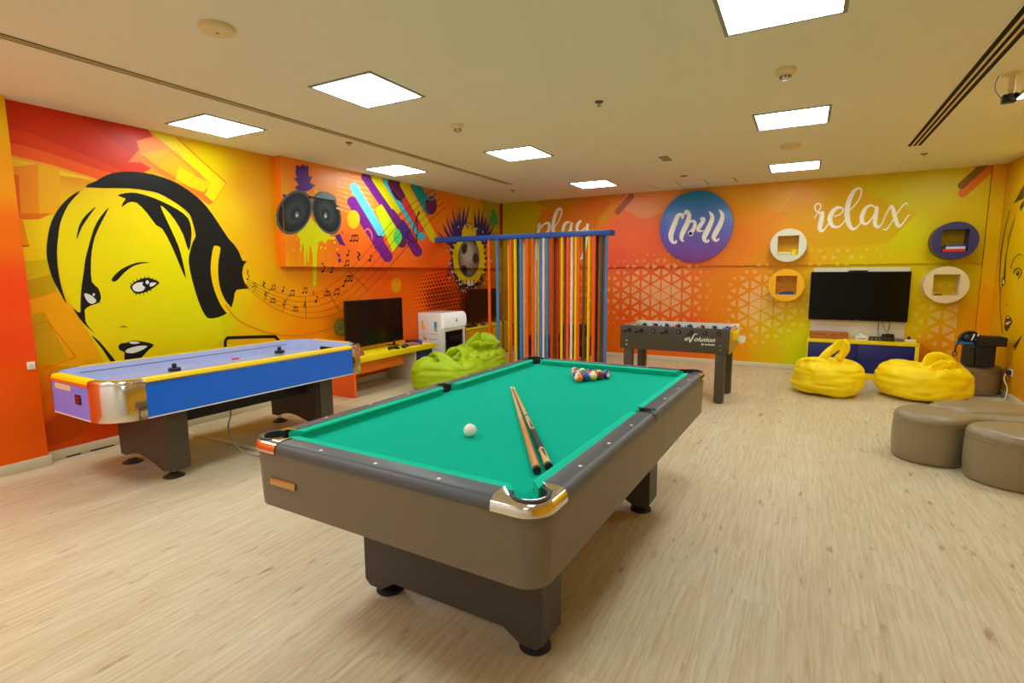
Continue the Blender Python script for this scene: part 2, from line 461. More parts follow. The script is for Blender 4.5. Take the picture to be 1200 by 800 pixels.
# portrait : face plane
P([(101,219),(150,221),(185,226),(212,242),(226,262),(222,300),(232,350),(246,372),(258,372),(262,396),(200,440),(130,440),(107,395),(86,362),(69,320),(67,285),(71,258),(82,236)], (230,222,0), mixf=.4)
def ink(pts, n=4, c=INK): lw.poly(spline(pts, n, True) if n > 1 else pts, c)
ink([(100,219.6),(112.5,212),(125,205),(140,201.3),(160,201.2),(180,204.5),(200,211),(215,219),(230,230),(242.5,242.5),(255,260),(267.5,279),(274,286),(280,295),(284,305),(289,305.8),(286,310),(284.5,315),(284,322),(287,332),(291.5,338),(277,339.5),(274,350),(271,360.5),(267.5,366),(257.5,371),(246,373.2),(240,369),(232.5,353),(225,328),(221,307),(222.5,295),(226,283),(229.3,276),(226,262),(222,251),(212.5,242.5),(200,234),(185,226.3),(170,223),(150,220.6)], 2)
ink([(137.5,229),(147.5,226),(160,226),(175,230),(190,236),(207.5,245),(220,255),(224,267),(224,280),(221,294),(215,276),(205,258),(195,246),(188,241),(194,255),(201,270),(209,288),(214,306),(218,327),(209,307),(200,286),(190,268),(183,264),(172.5,250),(160,237.5),(150,237.5),(142.5,242.8),(144.5,236.5),(147,232.5)], 2)
ink([(94,224),(82.5,230),(70,242.5),(60,260),(55.5,280),(54.4,296),(56,308),(61,325),(70,342.5),(78,355.5),(72.5,338),(68,315),(66.8,294),(68.5,275),(71,260),(80,240)], 3)
ink([(112.5,242),(100,252.5),(92.5,265),(89.5,281),(96,266),(105,252.5)], 3)
ink([(128,242.5),(117.5,254),(110,267.5),(104,287.5),(100,303),(98,318),(95.5,335),(94.4,350),(94.4,367),(97,368),(100,362),(106,358),(112,356),(117,353),(118.2,347),(115,337.5),(107.6,330),(106.5,312),(107.5,295),(111,278),(119,260)], 2)
lw.poly(spline([(98.6,344),(106,345.5),(112.8,352),(108,356),(102,352.5)], 3, True), C(226,224,214))
lw.ell(109.8, 345, 1.4, 1.7, C(226,224,214))
for i in range(6): lw.poly([(104+i*2.3, 356.5-i*.5), (105.6+i*2.3, 356.2-i*.5), (106+i*2.6, 358.6-i*.6)], INK)
ink([(85,360),(92,366),(99,364),(100,376),(105,384),(111.5,390.5),(103,384),(93,373)], 2)
ink([(107.3,392.8),(116,399.5),(125,410),(136,424),(130,424),(120,409),(112.5,400)], 2)
ink([(130.8,329),(133,323.5),(142.5,315),(155,309.3),(165,307),(176,307.6),(165,309),(155,312.4),(145,320),(136.5,329)], 3)
ink([(152.5,335.4),(160,328.8),(172.5,325.3),(186.3,330.2),(182.5,335.3),(172.5,341.5),(160,344.3),(155,340.5)], 3)
lw.poly(spline([(155,335.6),(160.5,331.3),(165.5,331),(167,334),(170,337),(166,341),(158,341)], 3, True), C(232,230,222))
lw.poly(spline([(176,331.3),(181.5,331),(183.2,331.8),(179,335),(175.5,335.5)], 3, True), C(232,230,222))
lw.ell(166.3, 331.4, 1.1, 1.1, C(240,238,230)); lw.ell(172.5, 330.6, 2.0, 2.2, C(240,238,230))
for x, y, a in ((154,333,-2.5),(157,330.4,-2.2),(161,328.2,-1.9),(165,327,-1.7),(169.5,326,-1.5),(174,326,-1.3),(178,327.5,-1),(182,328.7,-.7),(160,344,1.9),(164,343.8,1.7),(168,342.7,1.4),(172,341.3,1.2),(176,339.3,1)):
    lw.poly([(x-.7*math.sin(a), y+.7*math.cos(a)), (x+.7*math.sin(a), y-.7*math.cos(a)), (x+3.4*math.cos(a), y+3.4*math.sin(a))], INK)
ink([(139.8,383.8),(144.5,381.8),(150,383.6),(145,383)], 3)
ink([(138.7,405),(142.5,402),(148,401.5),(155,398.8),(167,400),(180.2,403.6),(174,410),(167,417.5),(159,424),(146,424),(146,413),(140,410)], 2)
lw.poly(spline([(151,401),(157,399.6),(164,401.4),(156,403)], 3, True), C(228,224,216))
lw.poly(spline([(147,412.5),(150,408.5),(162,405.2),(172.5,405.3),(167,409.6),(156,413.6)], 3, True), C(228,224,216))
# headphone slit, cord, phone outline
YEL = C(246,206,0)
lw.poly(spline([(250,289.6),(247.3,305),(247,320),(250,336),(256,352),(262.5,363),(267.6,367.5),(271,361),(264,352),(258,338),(255.6,322),(256,305),(258.2,291),(254,288)], 3, True), YEL)
lw.stroke([(264,357,1.6),(278,374,1.4),(300,385,1.4),(325,392,1.4),(355,392.5,1.2),(385,385,1.1),(405,376,1)], C(226,128,6), cap=False)
lw.stroke([(264,408,3.6),(264,400,3.6),(266.5,396.3,3.6),(271,395.6,3.6),(318,394.2,3.6),(323,395.4,3.4),(326,398,3.2)], INK, smooth=4)
# music staff
def stf(t, k):
    pts = [(289,331),(305,342),(325,352),(350,359.5),(378,357),(402,344),(424,324),(446,300),(470,272),(494,248),(516,232)]
    p = spline(pts, 8); i = t*(len(p)-1); a = int(min(i, len(p)-2)); f = i-a
    x = p[a][0]+(p[a+1][0]-p[a][0])*f; y = p[a][1]+(p[a+1][1]-p[a][1])*f
    dx, dy = p[a+1][0]-p[a][0], p[a+1][1]-p[a][1]; d = math.hypot(dx, dy)
    w = 2.0+6.0*min(1, t*2.2)-2.0*max(0, t-.8)*5
    return x-dy/d*k*w, y+dx/d*k*w
for k in (-2, -1, 0, 1, 2):
    q = [stf(t/40, k) for t in range(41)]
    lw.stroke([(x, y, .4) for x, y in q], C(84, 36, 4), smooth=0, cap=False, mixf=.8)
for t in (.07, .14, .24, .33, .45, .58):
    a, b = stf(t, -2), stf(t, 2); lw.stroke([a+(.45,), b+(.45,)], C(70, 34, 4), smooth=0, cap=False)
rn = random.Random(3)
def note(x, y, kind, s=1.0, c=INK):
    if kind == 0:
        lw.ell(x, y, 1.5*s, 1.2*s, c, -.4, 10); lw.stroke([(x+1.3*s, y, .6*s), (x+1.3*s, y-6.5*s, .6*s)], c, smooth=0, cap=False)
        lw.stroke([(x+1.3*s, y-6.5*s, .9*s), (x+3.2*s, y-4*s, .5*s)], c, smooth=0, cap=False)
    elif kind == 1:
        for d in (0, 4.2*s):
            lw.ell(x+d, y-d*.12, 1.4*s, 1.1*s, c, -.4, 10); lw.stroke([(x+d+1.2*s, y-d*.12, .55*s), (x+d+1.2*s, y-6*s-d*.12, .55*s)], c, smooth=0, cap=False)
        lw.stroke([(x+1.2*s, y-6*s, 1.5*s), (x+5.4*s, y-6.5*s, 1.5*s)], c, smooth=0, cap=False)
    elif kind == 2:
        for d in (0, 3*s, 6*s):
            lw.ell(x+d, y, 1.2*s, 1*s, c, -.4, 10); lw.stroke([(x+d+1*s, y, .5*s), (x+d+1*s, y-5*s, .5*s)], c, smooth=0, cap=False)
        lw.stroke([(x+1*s, y-5*s, 1.4*s), (x+7*s, y-5.4*s, 1.4*s)], c, smooth=0, cap=False)
    else:
        lw.stroke([(x-1.5*s, y-4*s, .6*s), (x+1.2*s, y-1.5*s, 1.3*s), (x-.8*s, y+1*s, 1.3*s), (x+1.4*s, y+4*s, .6*s)], c, smooth=4)
for x, y, k, s in ((290,319,3,.8),(290,327,0,.8),(296,336,1,.7),(309,333,3,1),(311,344,3,.9),(318,339,1,.8),(317,354,2,.8),(331,341,0,.9),(332,357,0,.9),(340,346,1,.9),(343,364,2,.8),(355,343,1,.9),(357,357,3,.9),(370,353,0,1),(367,343,3,.6),
  (378,318,0,1.1),(388,319,0,1.1),(380,346,2,.9),(392,345,1,1),(402,335,0,1),(405,329,2,1.1),(407,299,0,1),(411,282,2,1.2),(420,300,3,1.3),(433,305,0,1),(404,311,1,.9),(443,246,0,1.3),(457,272,0,1.2),(460,236,0,1.2),(465,241,0,1.2),(468,282,0,1),(440,290,0,1),(423,258,0,1),(433,267,0,1.1),(446,289,3,1)):
    note(x, y, k, s)
# speakers and splashes on the bulkhead
SP = C(84, 28, 128)
LM = C(222, 218, 0)
lw.poly([(347,193),(352,195),(354,192),(358,195),(361,193),(362,208),(366,205),(363,214),(369,217),(364,222),(360,224),(352,224),(345,220),(350,216),(344,209),(348,208),(346,203)], SP)
for x, y, r in ((336,206,.9),(333,229,1.6),(343,231,1),(370,224,2.4),(372,219,1.2),(337,218,.8)): lw.ell(x, y, r, r*1.2, SP if r > 1 and x < 345 else C(226,176,60), n=10)
lw.poly([(362,252),(366,258),(377,268),(388,273),(386,277),(394,278),(390,281),(384,280),(381,286),(377,282),(373,284),(371,300),(370.5,334),(368.5,336),(366.6,334),(366,300),(364.5,290),(362.5,287),(361.6,306),(360,308),(359,290),(358,311),(356.5,312),(355.5,288),(354,284),(353,296),(351.5,294),(351,279),(347,276),(353,268),(357,260)], LM)
for x, y, r in ((348,280,.8),(392,284,1.1),(381,291,.9),(344,293,1),(397,268,.8),(395,292,1),(376,290,1.2),(387,269,1.3)): lw.ell(x, y, r, r*1.3, LM, n=10)
lw.stroke([(350,290,.5),(351,311,.5)], C(236,190,20), smooth=0)
lw.poly([(392,276),(398,274),(402,283),(405,288),(398,286)], SP)
for x, y, r in ((397,299,1.6),(398,305,2),(378,308.5,1.2),(395,297,1),(401,272,1)): lw.ell(x, y, r*.8, r*1.2, SP, n=10)
def cone(cx, cy, rx, ry, ang, hx, hy):
    for k, c in ((1.0,(74,78,78)),(.95,(96,100,100)),(.9,(40,44,44)),(.86,(30,34,34)),(.72,(38,44,44)),(.58,(48,55,55)),(.45,(58,66,66)),(.33,(44,50,50))):
        lw.ell(cx+(hx-cx)*(1-k)*.7, cy+(hy-cy)*(1-k)*.7, rx*k, ry*k, C(*c), ang, 36)
    lw.ell(hx, hy, rx*.2, ry*.2, C(26,28,28)); lw.ell(hx+.3, hy+.8, rx*.15, ry*.15, C(96,100,100)); lw.ell(hx+.2, hy+1.8, rx*.07, ry*.07, C(200,204,204))
cone(344.8, 248.6, 19.5, 27, .42, 347.5, 250.5)
cone(382.6, 249.5, 16, 26, -.34, 381, 251.5)
lw.poly(spline([(370,231),(374,227),(382,224.5),(390,228),(395,234),(392,235),(381,233)], 3, True), C(112,124,126))
lw.poly([(361,229),(370,231),(381,233),(393,234.5),(390,236.5),(376,234.5),(361,232)], C(26,26,26))
# pale slanted hatching then rounded bars
for i in range(9):
    y = 203+i*5.2
    lw.stroke([(394, y-1, 2), (430+i*1.5, y+6+i*1.0, 2)], C(250,176,130), smooth=0, cap=False, mixf=.6)
def pill(x0, y0, x1, y1, w, c): lw.stroke([(x0, y0, w), (x1, y1, w)], C(*c), smooth=0)
pill(412.5,236,454,301,12,(120,30,130)); pill(414.5,219,446.5,272.5,9.5,(96,204,218))
lw.ell(414, 257, 7.5, 10.8, C(242,190,20))
pill(428,207,463,258,10,(108,28,124)); pill(440,209,464.5,245,9.8,(214,206,0)); pill(452,211,494,277,8.5,(60,182,206))
pill(470,263,489,295,11.5,(112,32,116)); pill(458,250,478,278,11,(112,32,116))
P([(439,245),(447,239),(471.5,278.6),(460,295.7)], (196,214,10))
pill(461,214,468,228,14,(106,34,86)); pill(475,237,494,268,9.5,(224,62,58)); pill(473,216,508,279,9.5,(226,200,8)); pill(487,218,503,246,11.5,(0,150,160))
lw.ell(471, 271.5, 7, 10.5, C(64,40,128)); lw.ell(471, 285, 5, 5, C(98,40,60)); lw.poly(spline([(462,272),(466,268),(471,278),(466,287),(461,281)], 3, True), C(90,206,90))
lw.ell(505, 240.5, 6.8, 11, C(108,34,88)); lw.stroke([(500,222,2),(501,232,2),(505,234,2),(509,231,2),(509,222,2)], C(86,150,170))
lw.stroke([(426,272,1.6),(431,268,1.8),(435,273,1.6),(436,280,1.4)], C(250,110,110))
lw.stroke([(481,268,1),(477,273,1.2),(479,281,1.2),(486,284,1.2),(488,277,1.2),(484,272,1),(486,262,1),(490,250,1.2),(491,248.5,1.4),(488,256,1.2),(489,270,1),(488,284,1)], INK)
lw.stroke([(459,224,2.2),(464,230,2.2),(471,237,1.6)], INK); lw.stroke([(440,278,.8),(447,277,1.4),(449,281,.8)], INK)
for i in range(24): lw.ell(468+rn.random()*24, 262+rn.random()*34, .5, .6, C(150,80,160), n=6)
for k in (-2, -1, 0, 1, 2):
    q = [stf(t/30, k) for t in range(21, 31)]
    lw.stroke([(x, y, .55) for x, y in q], C(60, 24, 34), smooth=0, cap=False)
# halftone and dots
lw.ell(464, 334, 6, 9, C(238,152,20)); lw.ell(399, 383, 8, 10.5, C(110,130,50))
for a in range(7): lw.ell(399+4.6*math.cos(a*.9), 383+6*math.sin(a*.9), 1.4, 1.8, C(220,110,20), n=10)
for i in range(11):
    for j in range(8):
        x, y = 362+i*6.6+(j % 2)*3.3, 330+j*8-i*1.2
        d = math.hypot((x-395)/34, (y-358)/30)
        if d < 1 and not (404 < x < 476 and y > 350): lw.ell(x, y, 2.6*(1.05-d), 3.4*(1.05-d), C(248,130,16), n=10, lay=2)
for i in range(34):
    for j in range(20):
        x, y = 474+i*3.4+(j % 2)*1.7, 296+j*4.4-i*.55
        d = math.hypot((x-516)/38, (y-349)/46)
        if d < 1 and x < 548: lw.ell(x, y, min(1.6, 1.9*(1.08-d)), min(2.1, 2.5*(1.08-d)), C(112,24,4), n=8, lay=3)
P([(500,340),(548,334),(560,346),(560,400),(500,400)], (120,34,6), mixf=.3, lay=2)
# football with wings of splashes
for i in range(26):
    a = -2.65+i*.066; L = 31+10*math.sin(i*1.7)
    x0, y0 = 540-3*abs(math.sin(i)), 296-i*.6
    lw.stroke([(x0, y0, 3.6), (x0+L*.5*math.cos(a)*.75, y0+L*.5*math.sin(a), 3), (x0+L*math.cos(a)*.7, y0+L*1.1*math.sin(a), .5)], C(66,40,116), smooth=3)
for i in range(20):
    a = -1.95+i*.082; L = 33+9*math.sin(i*2.1)
    lw.stroke([(562, 292-i*.3, 3.2), (562+L*.5*math.cos(a)*.6, 292+L*.6*math.sin(a), 2.6), (562+L*math.cos(a)*.55, 290+L*1.15*math.sin(a), .5)], C(58,38,108), smooth=3)
for i in range(9):
    a = 2.5+i*.12; lw.stroke([(541,300+i*2,2.6),(541+18*math.cos(a)*.9,300+i*3+8*math.sin(a),.5)], C(80,50,130), smooth=0, cap=False)
sp = []
for i in range(60):
    a = 2*PI*i/60; r = 1+.16*rn.random()+(.12 if i % 2 else 0); sp.append((549+16.5*r*math.cos(a), 303+27*r*math.sin(a)))
spk = []
for i in range(64):
    a = 2*PI*i/64; r = 1.05+.4*rn.random()*(1 if i % 2 else .1); spk.append((549+18*r*math.cos(a), 306+29*r*math.sin(a)))
lw.poly(spk, C(52, 40, 70))
for i in range(110):
    a = rn.random()*2*PI; r = .95+.6*rn.random()
    lw.ell(549+17.5*r*math.cos(a), 304+28*r*math.sin(a), .5+.6*rn.random(), .6+.9*rn.random(), C(226,222,220) if i % 2 else C(30,26,34), n=7)
lw.poly(sp, C(226, 206, 6))
for i in range(30): lw.ell(541+16*rn.random(), 262+16*rn.random(), .4+.5*rn.random(), .5+.8*rn.random(), C(40,34,30), n=7)
lw.poly([(541,270),(545,262),(548,270),(551,261),(553,271),(558,266),(557,280),(541,280)], C(222,200,10))
for k in range(6):
    g = 96+k*17; lw.ell(549-.35*k, 302.5-1.2*k, 12.6*(1-.12*k), 22.6*(1-.12*k), C(g+8, g+4, g-4), n=36)
for pts in ([(541,288),(545,284.5),(547.5,288),(546.5,295),(543,298.5),(540.4,294)],[(554,299),(557,295.5),(559.5,299),(560.5,306),(556,309.5),(553.6,305)],[(540,312),(544,310.5),(547,314),(546.5,322),(543,321)],[(552,281),(556,282),(559,287),(556,286)]):
    lw.poly(pts, C(52,42,34))
lw.ell(550.5, 331.5, 4, 3.4, C(230,226,220)); lw.ell(545, 335, 1.6, 2, C(30,26,24)); lw.ell(558, 333, 1.6, 2.4, C(30,26,24))
for x in (542,546,551,555,560): lw.stroke([(x,328,1.2),(x+.2,337+3*math.sin(x),.4)], C(26,22,22), smooth=0)
for i in range(12): lw.stroke([(528,322+i*2.2,.5),(566,321+i*2.2,.5)], C(150,60,20), smooth=0, cap=False, lay=4)
P([(571,250),(579,244),(584,262),(577,266)], (60,150,110)); P([(562,232),(570,233),(577,252),(570,256)], (120,140,60), mixf=.5)
print('layers', lw.layer); structure(lw.build('wall_left'))

# left pillar in front of the wall, warm gradient
PC = [(2,140,(240,184,0)),(10,210,(246,160,0)),(15,270,(252,112,2)),(22,340,(255,72,22)),(25,380,(252,80,14)),(34,450,(244,90,4)),(40,510,(246,96,4)),(10,530,(250,96,4)),(5,400,(250,70,20))]
pf = make_field(PC, 0, XP)
pl = Mural([(0, XP, 1, None)], pf)
pl.quadgrid(lambda u, v: (XP, YF+(YP-YF)*u, H*v), 20, 40, pf)
pl.quadgrid(lambda u, v: (XP-.3*u, YP, H*v), 1, 30, pf)
structure(pl.build('wall_left_pillar'))
# pillar skirting, skirting in recess
b = MB(); b.box(XP, XP+.016, YF, YP, 0, .082, bev=.004); b.box(XP-.16, XP+.016, YP, YP+.016, 0, .082, bev=.004)
structure(b.build('baseboard_pillar', M['base']))
b = MB(); b.box(XL, XL+.016, YP+.017, YB-.017, 0, .08, bev=.004)
for y0, y1 in ((1.95, 2.05), (2.12, 2.3), (2.42, 2.72)): b.box(XL+.0155, XL+.018, y0, y1, .002, .012, mi=1)
structure(b.build('baseboard_left', [M['base'], M['dark']]))

# ---------------------------------------------------------------- back wall mural
BC = [(590,250,(194,172,0)),(620,260,(188,166,0)),(600,300,(206,150,4)),(660,250,(218,120,8)),(700,250,(226,122,24)),(730,270,(244,94,60)),(720,300,(244,84,66)),(760,290,(244,94,56)),(780,330,(244,90,36)),(740,370,(234,84,14)),(720,400,(228,100,8)),(800,390,(236,78,26)),(830,405,(242,96,18)),(870,280,(238,122,40)),
 (860,340,(234,128,18)),(880,230,(220,142,18)),(900,260,(232,136,38)),(935,250,(226,142,26)),(860,410,(234,142,0)),(900,410,(220,172,0)),(930,400,(210,196,0)),(940,300,(224,162,8)),(960,260,(222,162,8)),(1000,250,(208,166,4)),(1040,240,(198,182,0)),(1060,270,(208,196,0)),(1100,230,(202,178,0)),(1120,260,(208,172,0)),
 (1150,290,(208,166,0)),(1100,320,(218,188,0)),(1100,350,(222,182,0)),(1140,370,(228,152,0)),(1110,400,(232,142,0)),(1070,380,(218,182,0)),(940,420,(198,206,0)),(650,330,(228,110,8)),(620,330,(218,122,8)),(650,400,(218,96,8)),(600,400,(202,124,8)),(1000,330,(214,196,0)),(820,300,(242,112,50)),(1085,410,(224,140,4)),(700,340,(234,98,20))]
bf = make_field(BC, 1, YB, 3, (1.12, 1.24, .95))
ub = [ppx((XLB, YBB, H)), ppx((2.01, YBB, H)), ppx((2.01, YBB, BZ)), ppx((XLB, YBB, BZ))]
bw = Mural([(1, YBB, -1, ub), (1, YB, -1, None)], bf)
bw.quadgrid(lambda u, v: (XL+(XR-XL)*u, YB, H*v), 90, 36, bf)
bw.quadgrid(lambda u, v: (XLB+(2.01-XLB)*u, YBB, BZ+(H-BZ)*v), 90, 18, bf)
bw.quadgrid(lambda u, v: (XLB+(2.01-XLB)*u, YBB+(YB-YBB)*v, BZ), 60, 1, lambda w: dk(bf(w), .35))  # underside darkened: shade below the overhang put into the paint
bw.quadgrid(lambda u, v: (2.01, YBB+(YB-YBB)*u, BZ+(H-BZ)*v), 1, 4, lambda w: C(206,140,0))
def B(pts, c, m=None): bw.poly(pts, C(*c), m)
B([(636,244),(649,249),(702,229.5),(722,238),(700,262),(692,290),(640,290),(622,276)], (216,106,8), .55)
B([(640,233),(702,229.5),(649,249),(628,238)], (196,138,0), .7)
B([(588,246),(612,240),(634,262),(622,276),(600,280)], (204,176,0), .6)
B([(700,230),(760,226),(756,257),(724,242)], (222,140,30), .6)
B([(724,242),(756,257),(780,248),(800,222),(734,227)], (240,160,100), .6)
B([(716,238),(724,241),(709,262),(700,258)], (226,152,20), .8)
bw.stroke([(740,229.5,7),(724,248,7)], C(184,92,60), smooth=0)
B([(848,231),(864,222),(940,214),(940,233),(916,248.6)], (226,166,40), .75)
B([(804,222.5),(868,217.5),(846,229),(826,226)], (232,160,70), .8)
B([(900,216.5),(977,210),(916,249),(900,246)], (228,172,50), .6)
B([(940,213),(980,210),(1075,250),(1040,285),(955,290),(915,250)], (216,152,6), .35)
bw.stroke([(1162,196,10),(1128,226.5,10)], C(226,118,8), smooth=0)
bw.stroke([(1157,190,8.4),(1126.5,217.5,8.4)], C(134,96,4), smooth=0)
B([(583,237),(589,237),(589,290),(585,290)], (160,44,6)); B([(570,286.5),(589,286.5),(589,289.5),(570,289.5)], (150,50,10))
B([(1070,440),(1092,430),(1092,412),(1080,402),(1072,410)], (222,110,10), .6)
# triangle lattice
SZ, TW = .198, .1715
blobs = [(783,344,115,62,58,.95),(887,357,50,85,62,.96),(1128,374,80,45,60,.9),(690,350,130,60,55,.42),(985,300,85,85,30,.42)]
bl = []
for x, y, rl, rr, ry, am in blobs:
    w = on(x, y, 1, YB); bl.append((w.x, w.z, w.x-on(x-rl, y, 1, YB).x, on(x+rr, y, 1, YB).x-w.x, w.z-on(x, y+ry, 1, YB).z, am))
tx0 = on(786.5, 340, 1, YB); ncol0 = int((tx0.x+5.2)/TW)
for i in range(-ncol0, 40):
    xa = tx0.x+i*TW
    if xa+TW > 2.0 or xa < -5.1: continue
    for j in range(-14, 10):
        for side in (0, 1):
            zc = tx0.z+j*SZ+(SZ/2 if (i+side) % 2 else 0)
            if zc < .15 or zc > 2.1: continue
            cx = xa+(TW/3 if side == 0 else 2*TW/3)
            s = 0
            for bx, bz, rl, rr, rz, am in bl:
                dx = (cx-bx)/(rl if cx < bx else rr); d = math.hypot(dx, (zc-bz)/rz); s = max(s, am*(1-d**1.25))
            s = min(s, .9)
            if s < .1: continue
            if side == 0: tri = [(xa, zc-SZ/2), (xa, zc+SZ/2), (xa+TW, zc)]
            else: tri = [(xa+TW, zc-SZ/2), (xa, zc), (xa+TW, zc+SZ/2)]
            pl_y = (YBB if zc > BZ else YB)-.0009
            W = [Vector((cx+(p[0]-cx)*s, pl_y, zc+(p[1]-zc)*s)) for p in tri]
            if min(w.z for w in W) < BZ < max(w.z for w in W):
                for w in W: w.y = YBB-.0009
                if zc < BZ-.05: continue
            f = bf(W[0]); k = .2+.42*min(1, s*1.2)
            warm = C(250, 212, 150) if cx < -.6 else C(244, 224, 130)
            bw.add(W, [tuple(f[q]*(1-k)+warm[q]*k for q in range(3))+(1,)]*3)
# words
WH = C(250, 246, 228)
def words(ox, oy, sc, strokes):
    for st in strokes: bw.stroke(crop(ox, oy, sc, st), WH, smooth=6)
words(940, 205, 8.571, [
 [(122,440,9),(150,390,10),(180,340,11),(185,300,13),(160,285,13),(130,310,15),(135,350,16),(165,378,22),(205,385,36)],
 [(205,378,34),(198,430,46),(182,500,48),(178,540,42),(198,563,28),(232,535,14),(272,478,11)],
 [(320,415,12),(380,395,13),(412,355,15),(400,332,20),(355,328,32),(305,370,42),(278,440,48),(300,505,38),(350,522,22),(400,495,13),(445,435,11)],
 [(480,350,11),(540,290,11),(582,222,13),(596,155,16),(570,132,22),(520,165,38),(475,250,48),(452,360,52),(462,470,50),(500,538,34),(548,528,16),(592,472,11)],
 [(725,322,16),(690,303,22),(640,332,34),(605,400,44),(602,465,42),(640,492,26),(690,450,15),(732,380,13)],
 [(750,330,38),(738,420,42),(732,490,42),(760,522,28),(800,490,13),(840,400,11),(880,330,14)],
 [(875,335,14),(900,312,30),(920,370,42),(940,450,42),(968,510,36),(1005,492,16),(1050,430,11),(1078,395,9)],
 [(1060,302,11),(1045,282,11),(1010,310,12),(950,390,12),(890,490,12),(845,545,16),(812,545,13)]])
words(600, 190, 8, [
 [(240,600,10),(262,578,24),(250,640,26),(236,720,26),(226,820,26),(226,900,22)],
 [(262,625,10),(305,578,18),(342,572,26),(350,612,30),(332,655,24),(290,680,12)],
 [(392,620,10),(440,545,11),(466,470,15),(455,436,20),(424,455,28),(396,530,32),(386,610,32),(395,680,26),(432,700,12)],
 [(540,562,12),(510,566,24),(486,600,28),(478,650,26),(500,690,14),(540,630,10)],
 [(560,575,24),(550,640,26),(556,690,20),(592,660,10),(640,552,14)],
 [(640,552,24),(612,590,26),(612,630,24),(640,650,16),(690,610,12)],
 [(708,585,26),(700,680,28),(688,780,26),(664,880,24),(646,905,20)]])
print('layers', bw.layer); structure(bw.build('wall_back'))
b = MB(); b.box(XL+.017, 2.0, YB-.016, YB, 0, .078, bev=.004)
structure(b.build('baseboard_back', M['base']))
# corner pilaster at the right
PR = [(1168,200,(216,140,0)),(1165,240,(214,160,0)),(1162,280,(220,164,0)),(1158,310,(228,160,0)),(1154,350,(238,150,0)),(1150,390,(238,140,0)),(1148,430,(232,130,0))]
prf = make_field(PR, 1, YB-.06, 3, (1.1, 1.3, .9))
pr = Mural([(1, YB-.06, -1, None)], prf)
pr.quadgrid(lambda u, v: (2.015+(XR-2.015)*u, YB-.06, H*v), 2, 30, prf)
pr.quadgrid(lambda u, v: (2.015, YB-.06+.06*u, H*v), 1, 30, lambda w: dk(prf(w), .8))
structure(pr.build('wall_back_pilaster'))

# ---------------------------------------------------------------- right wall mural
RC = [(1178,205,(200,130,0)),(1192,230,(206,148,0)),(1190,300,(216,166,0)),(1190,340,(228,178,0)),(1192,400,(222,162,0)),(1192,450,(218,136,0)),(1176,350,(224,152,0))]
rf = make_field(RC, 0, XR, 3, (1.12, 1.3, .9))
rw = Mural([(0, XR, -1, None)], rf)
rw.quadgrid(lambda u, v: (XR, YB+(YF-YB)*u, H*v), 60, 24, rf)
RI = C(58, 44, 8)
rw.poly([(1187.5,239),(1200,216),(1200,232)], RI); rw.poly([(1195,242),(1200,234),(1200,241),(1196,248)], RI)
rw.stroke([(1184,246,.6),(1178,268,1.2),(1173.5,295,1.6),(1171.5,325,1.2),(1172,345,.6)], RI)
rw.stroke([(1190,254,.6),(1184,275,1),(1179,300,1.2),(1177,325,2.6),(1174.6,333,2)], RI)
rw.stroke([(1187,258,.3),(1182,276,.7),(1180,284,.3)], RI)
rw.poly([(1174,327),(1178,320),(1178.5,331),(1174,337)], RI); rw.ell(1176,330,1.1,3,C(226,222,214))
rw.stroke([(1173,336,.7),(1172,360,.8),(1175,391,1)], RI)
rw.stroke([(1184,315,1),(1188,304,1),(1194,298,1),(1199,299,.4)], RI)
rw.stroke([(1188,320,1.4),(1190,315.5,1.6),(1195,314.5,1.6),(1197,320,1.4),(1193,327,1.2)], RI); rw.ell(1192.6,320,2.2,3.4,RI); rw.ell(1192,318.6,.7,1,C(226,222,200))
rw.ell(1180.5, 357, .9, .6, RI)
rw.poly(spline([(1177.5,376),(1181,369.5),(1186.6,376),(1184,382),(1180,388),(1177.4,385)], 3, True), RI)
rw.ell(1181.3,372,1.4,1.2,C(222,216,206)); rw.poly([(1178.4,378),(1185,375.6),(1183,379),(1179,381)], C(222,216,206))
rw.poly([(1199,391),(1187,405),(1190,410)], RI)
structure(rw.build('wall_right'))
b = MB(); b.box(XR-.016, XR, YF, YB-.017-.06, 0, .078, bev=.004)
structure(b.build('baseboard_right', M['base']))
b = MB(); b.box(-6, 3, YF-.12, YF, 0, H)
structure(b.build('wall_front', mat('front_wall_paint', (226, 226, 222), .6), smooth=False))

# ================================================================== CEILING FITTINGS
LS = .27
def ceiling_light(label, x, y):
    t = thing('ceiling_light', label, 'ceiling light', (x, y, H), 0, 'square panel lights in the ceiling')
    m = MB()
    for sx, sy, ex, ey in ((-1,-1,1,-1),(1,-1,1,1),(1,1,-1,1),(-1,1,-1,-1)):
        a, o = LS, LS+.022
        m.loft([[(sx*a,sy*a,-.002),(sx*o,sy*o,-.002),(sx*o,sy*o,-.007),(sx*a,sy*a,-.009)], [(ex*a,ey*a,-.002),(ex*o,ey*o,-.002),(ex*o,ey*o,-.007),(ex*a,ey*a,-.009)]])
    m.build('light_frame', M['frame'], t)
    d = MB(); d.box(-LS+.001, LS-.001, -LS+.001, LS-.001, -.006, -.002); d.build('diffuser', M['light'], t, smooth=False)
    return t
LG = [(-4.67,3.08,'square ceiling light above the air hockey table, nearest the portrait mural'),
 (-2.85,3.06,'large square ceiling light left of centre in front of the linear air slot'),
 (-.175,3.08,'big square ceiling light cut off by the top edge of the photo'),
 (-4.66,5.46,'square ceiling light close to the left wall above the striped mural'),
 (-2.86,5.42,'square ceiling light mid-ceiling, above the far end of the green table'),
 (-.175,5.4,'square ceiling light right of centre, between the cone smoke detector and the flat round disc'),
 (-2.86,7.82,'small far square ceiling light nearest the word play'),
 (-.19,7.84,'small far square ceiling light above the word relax'),
 (1.63,5.4,'ceiling light just showing behind the security camera at the right edge')]
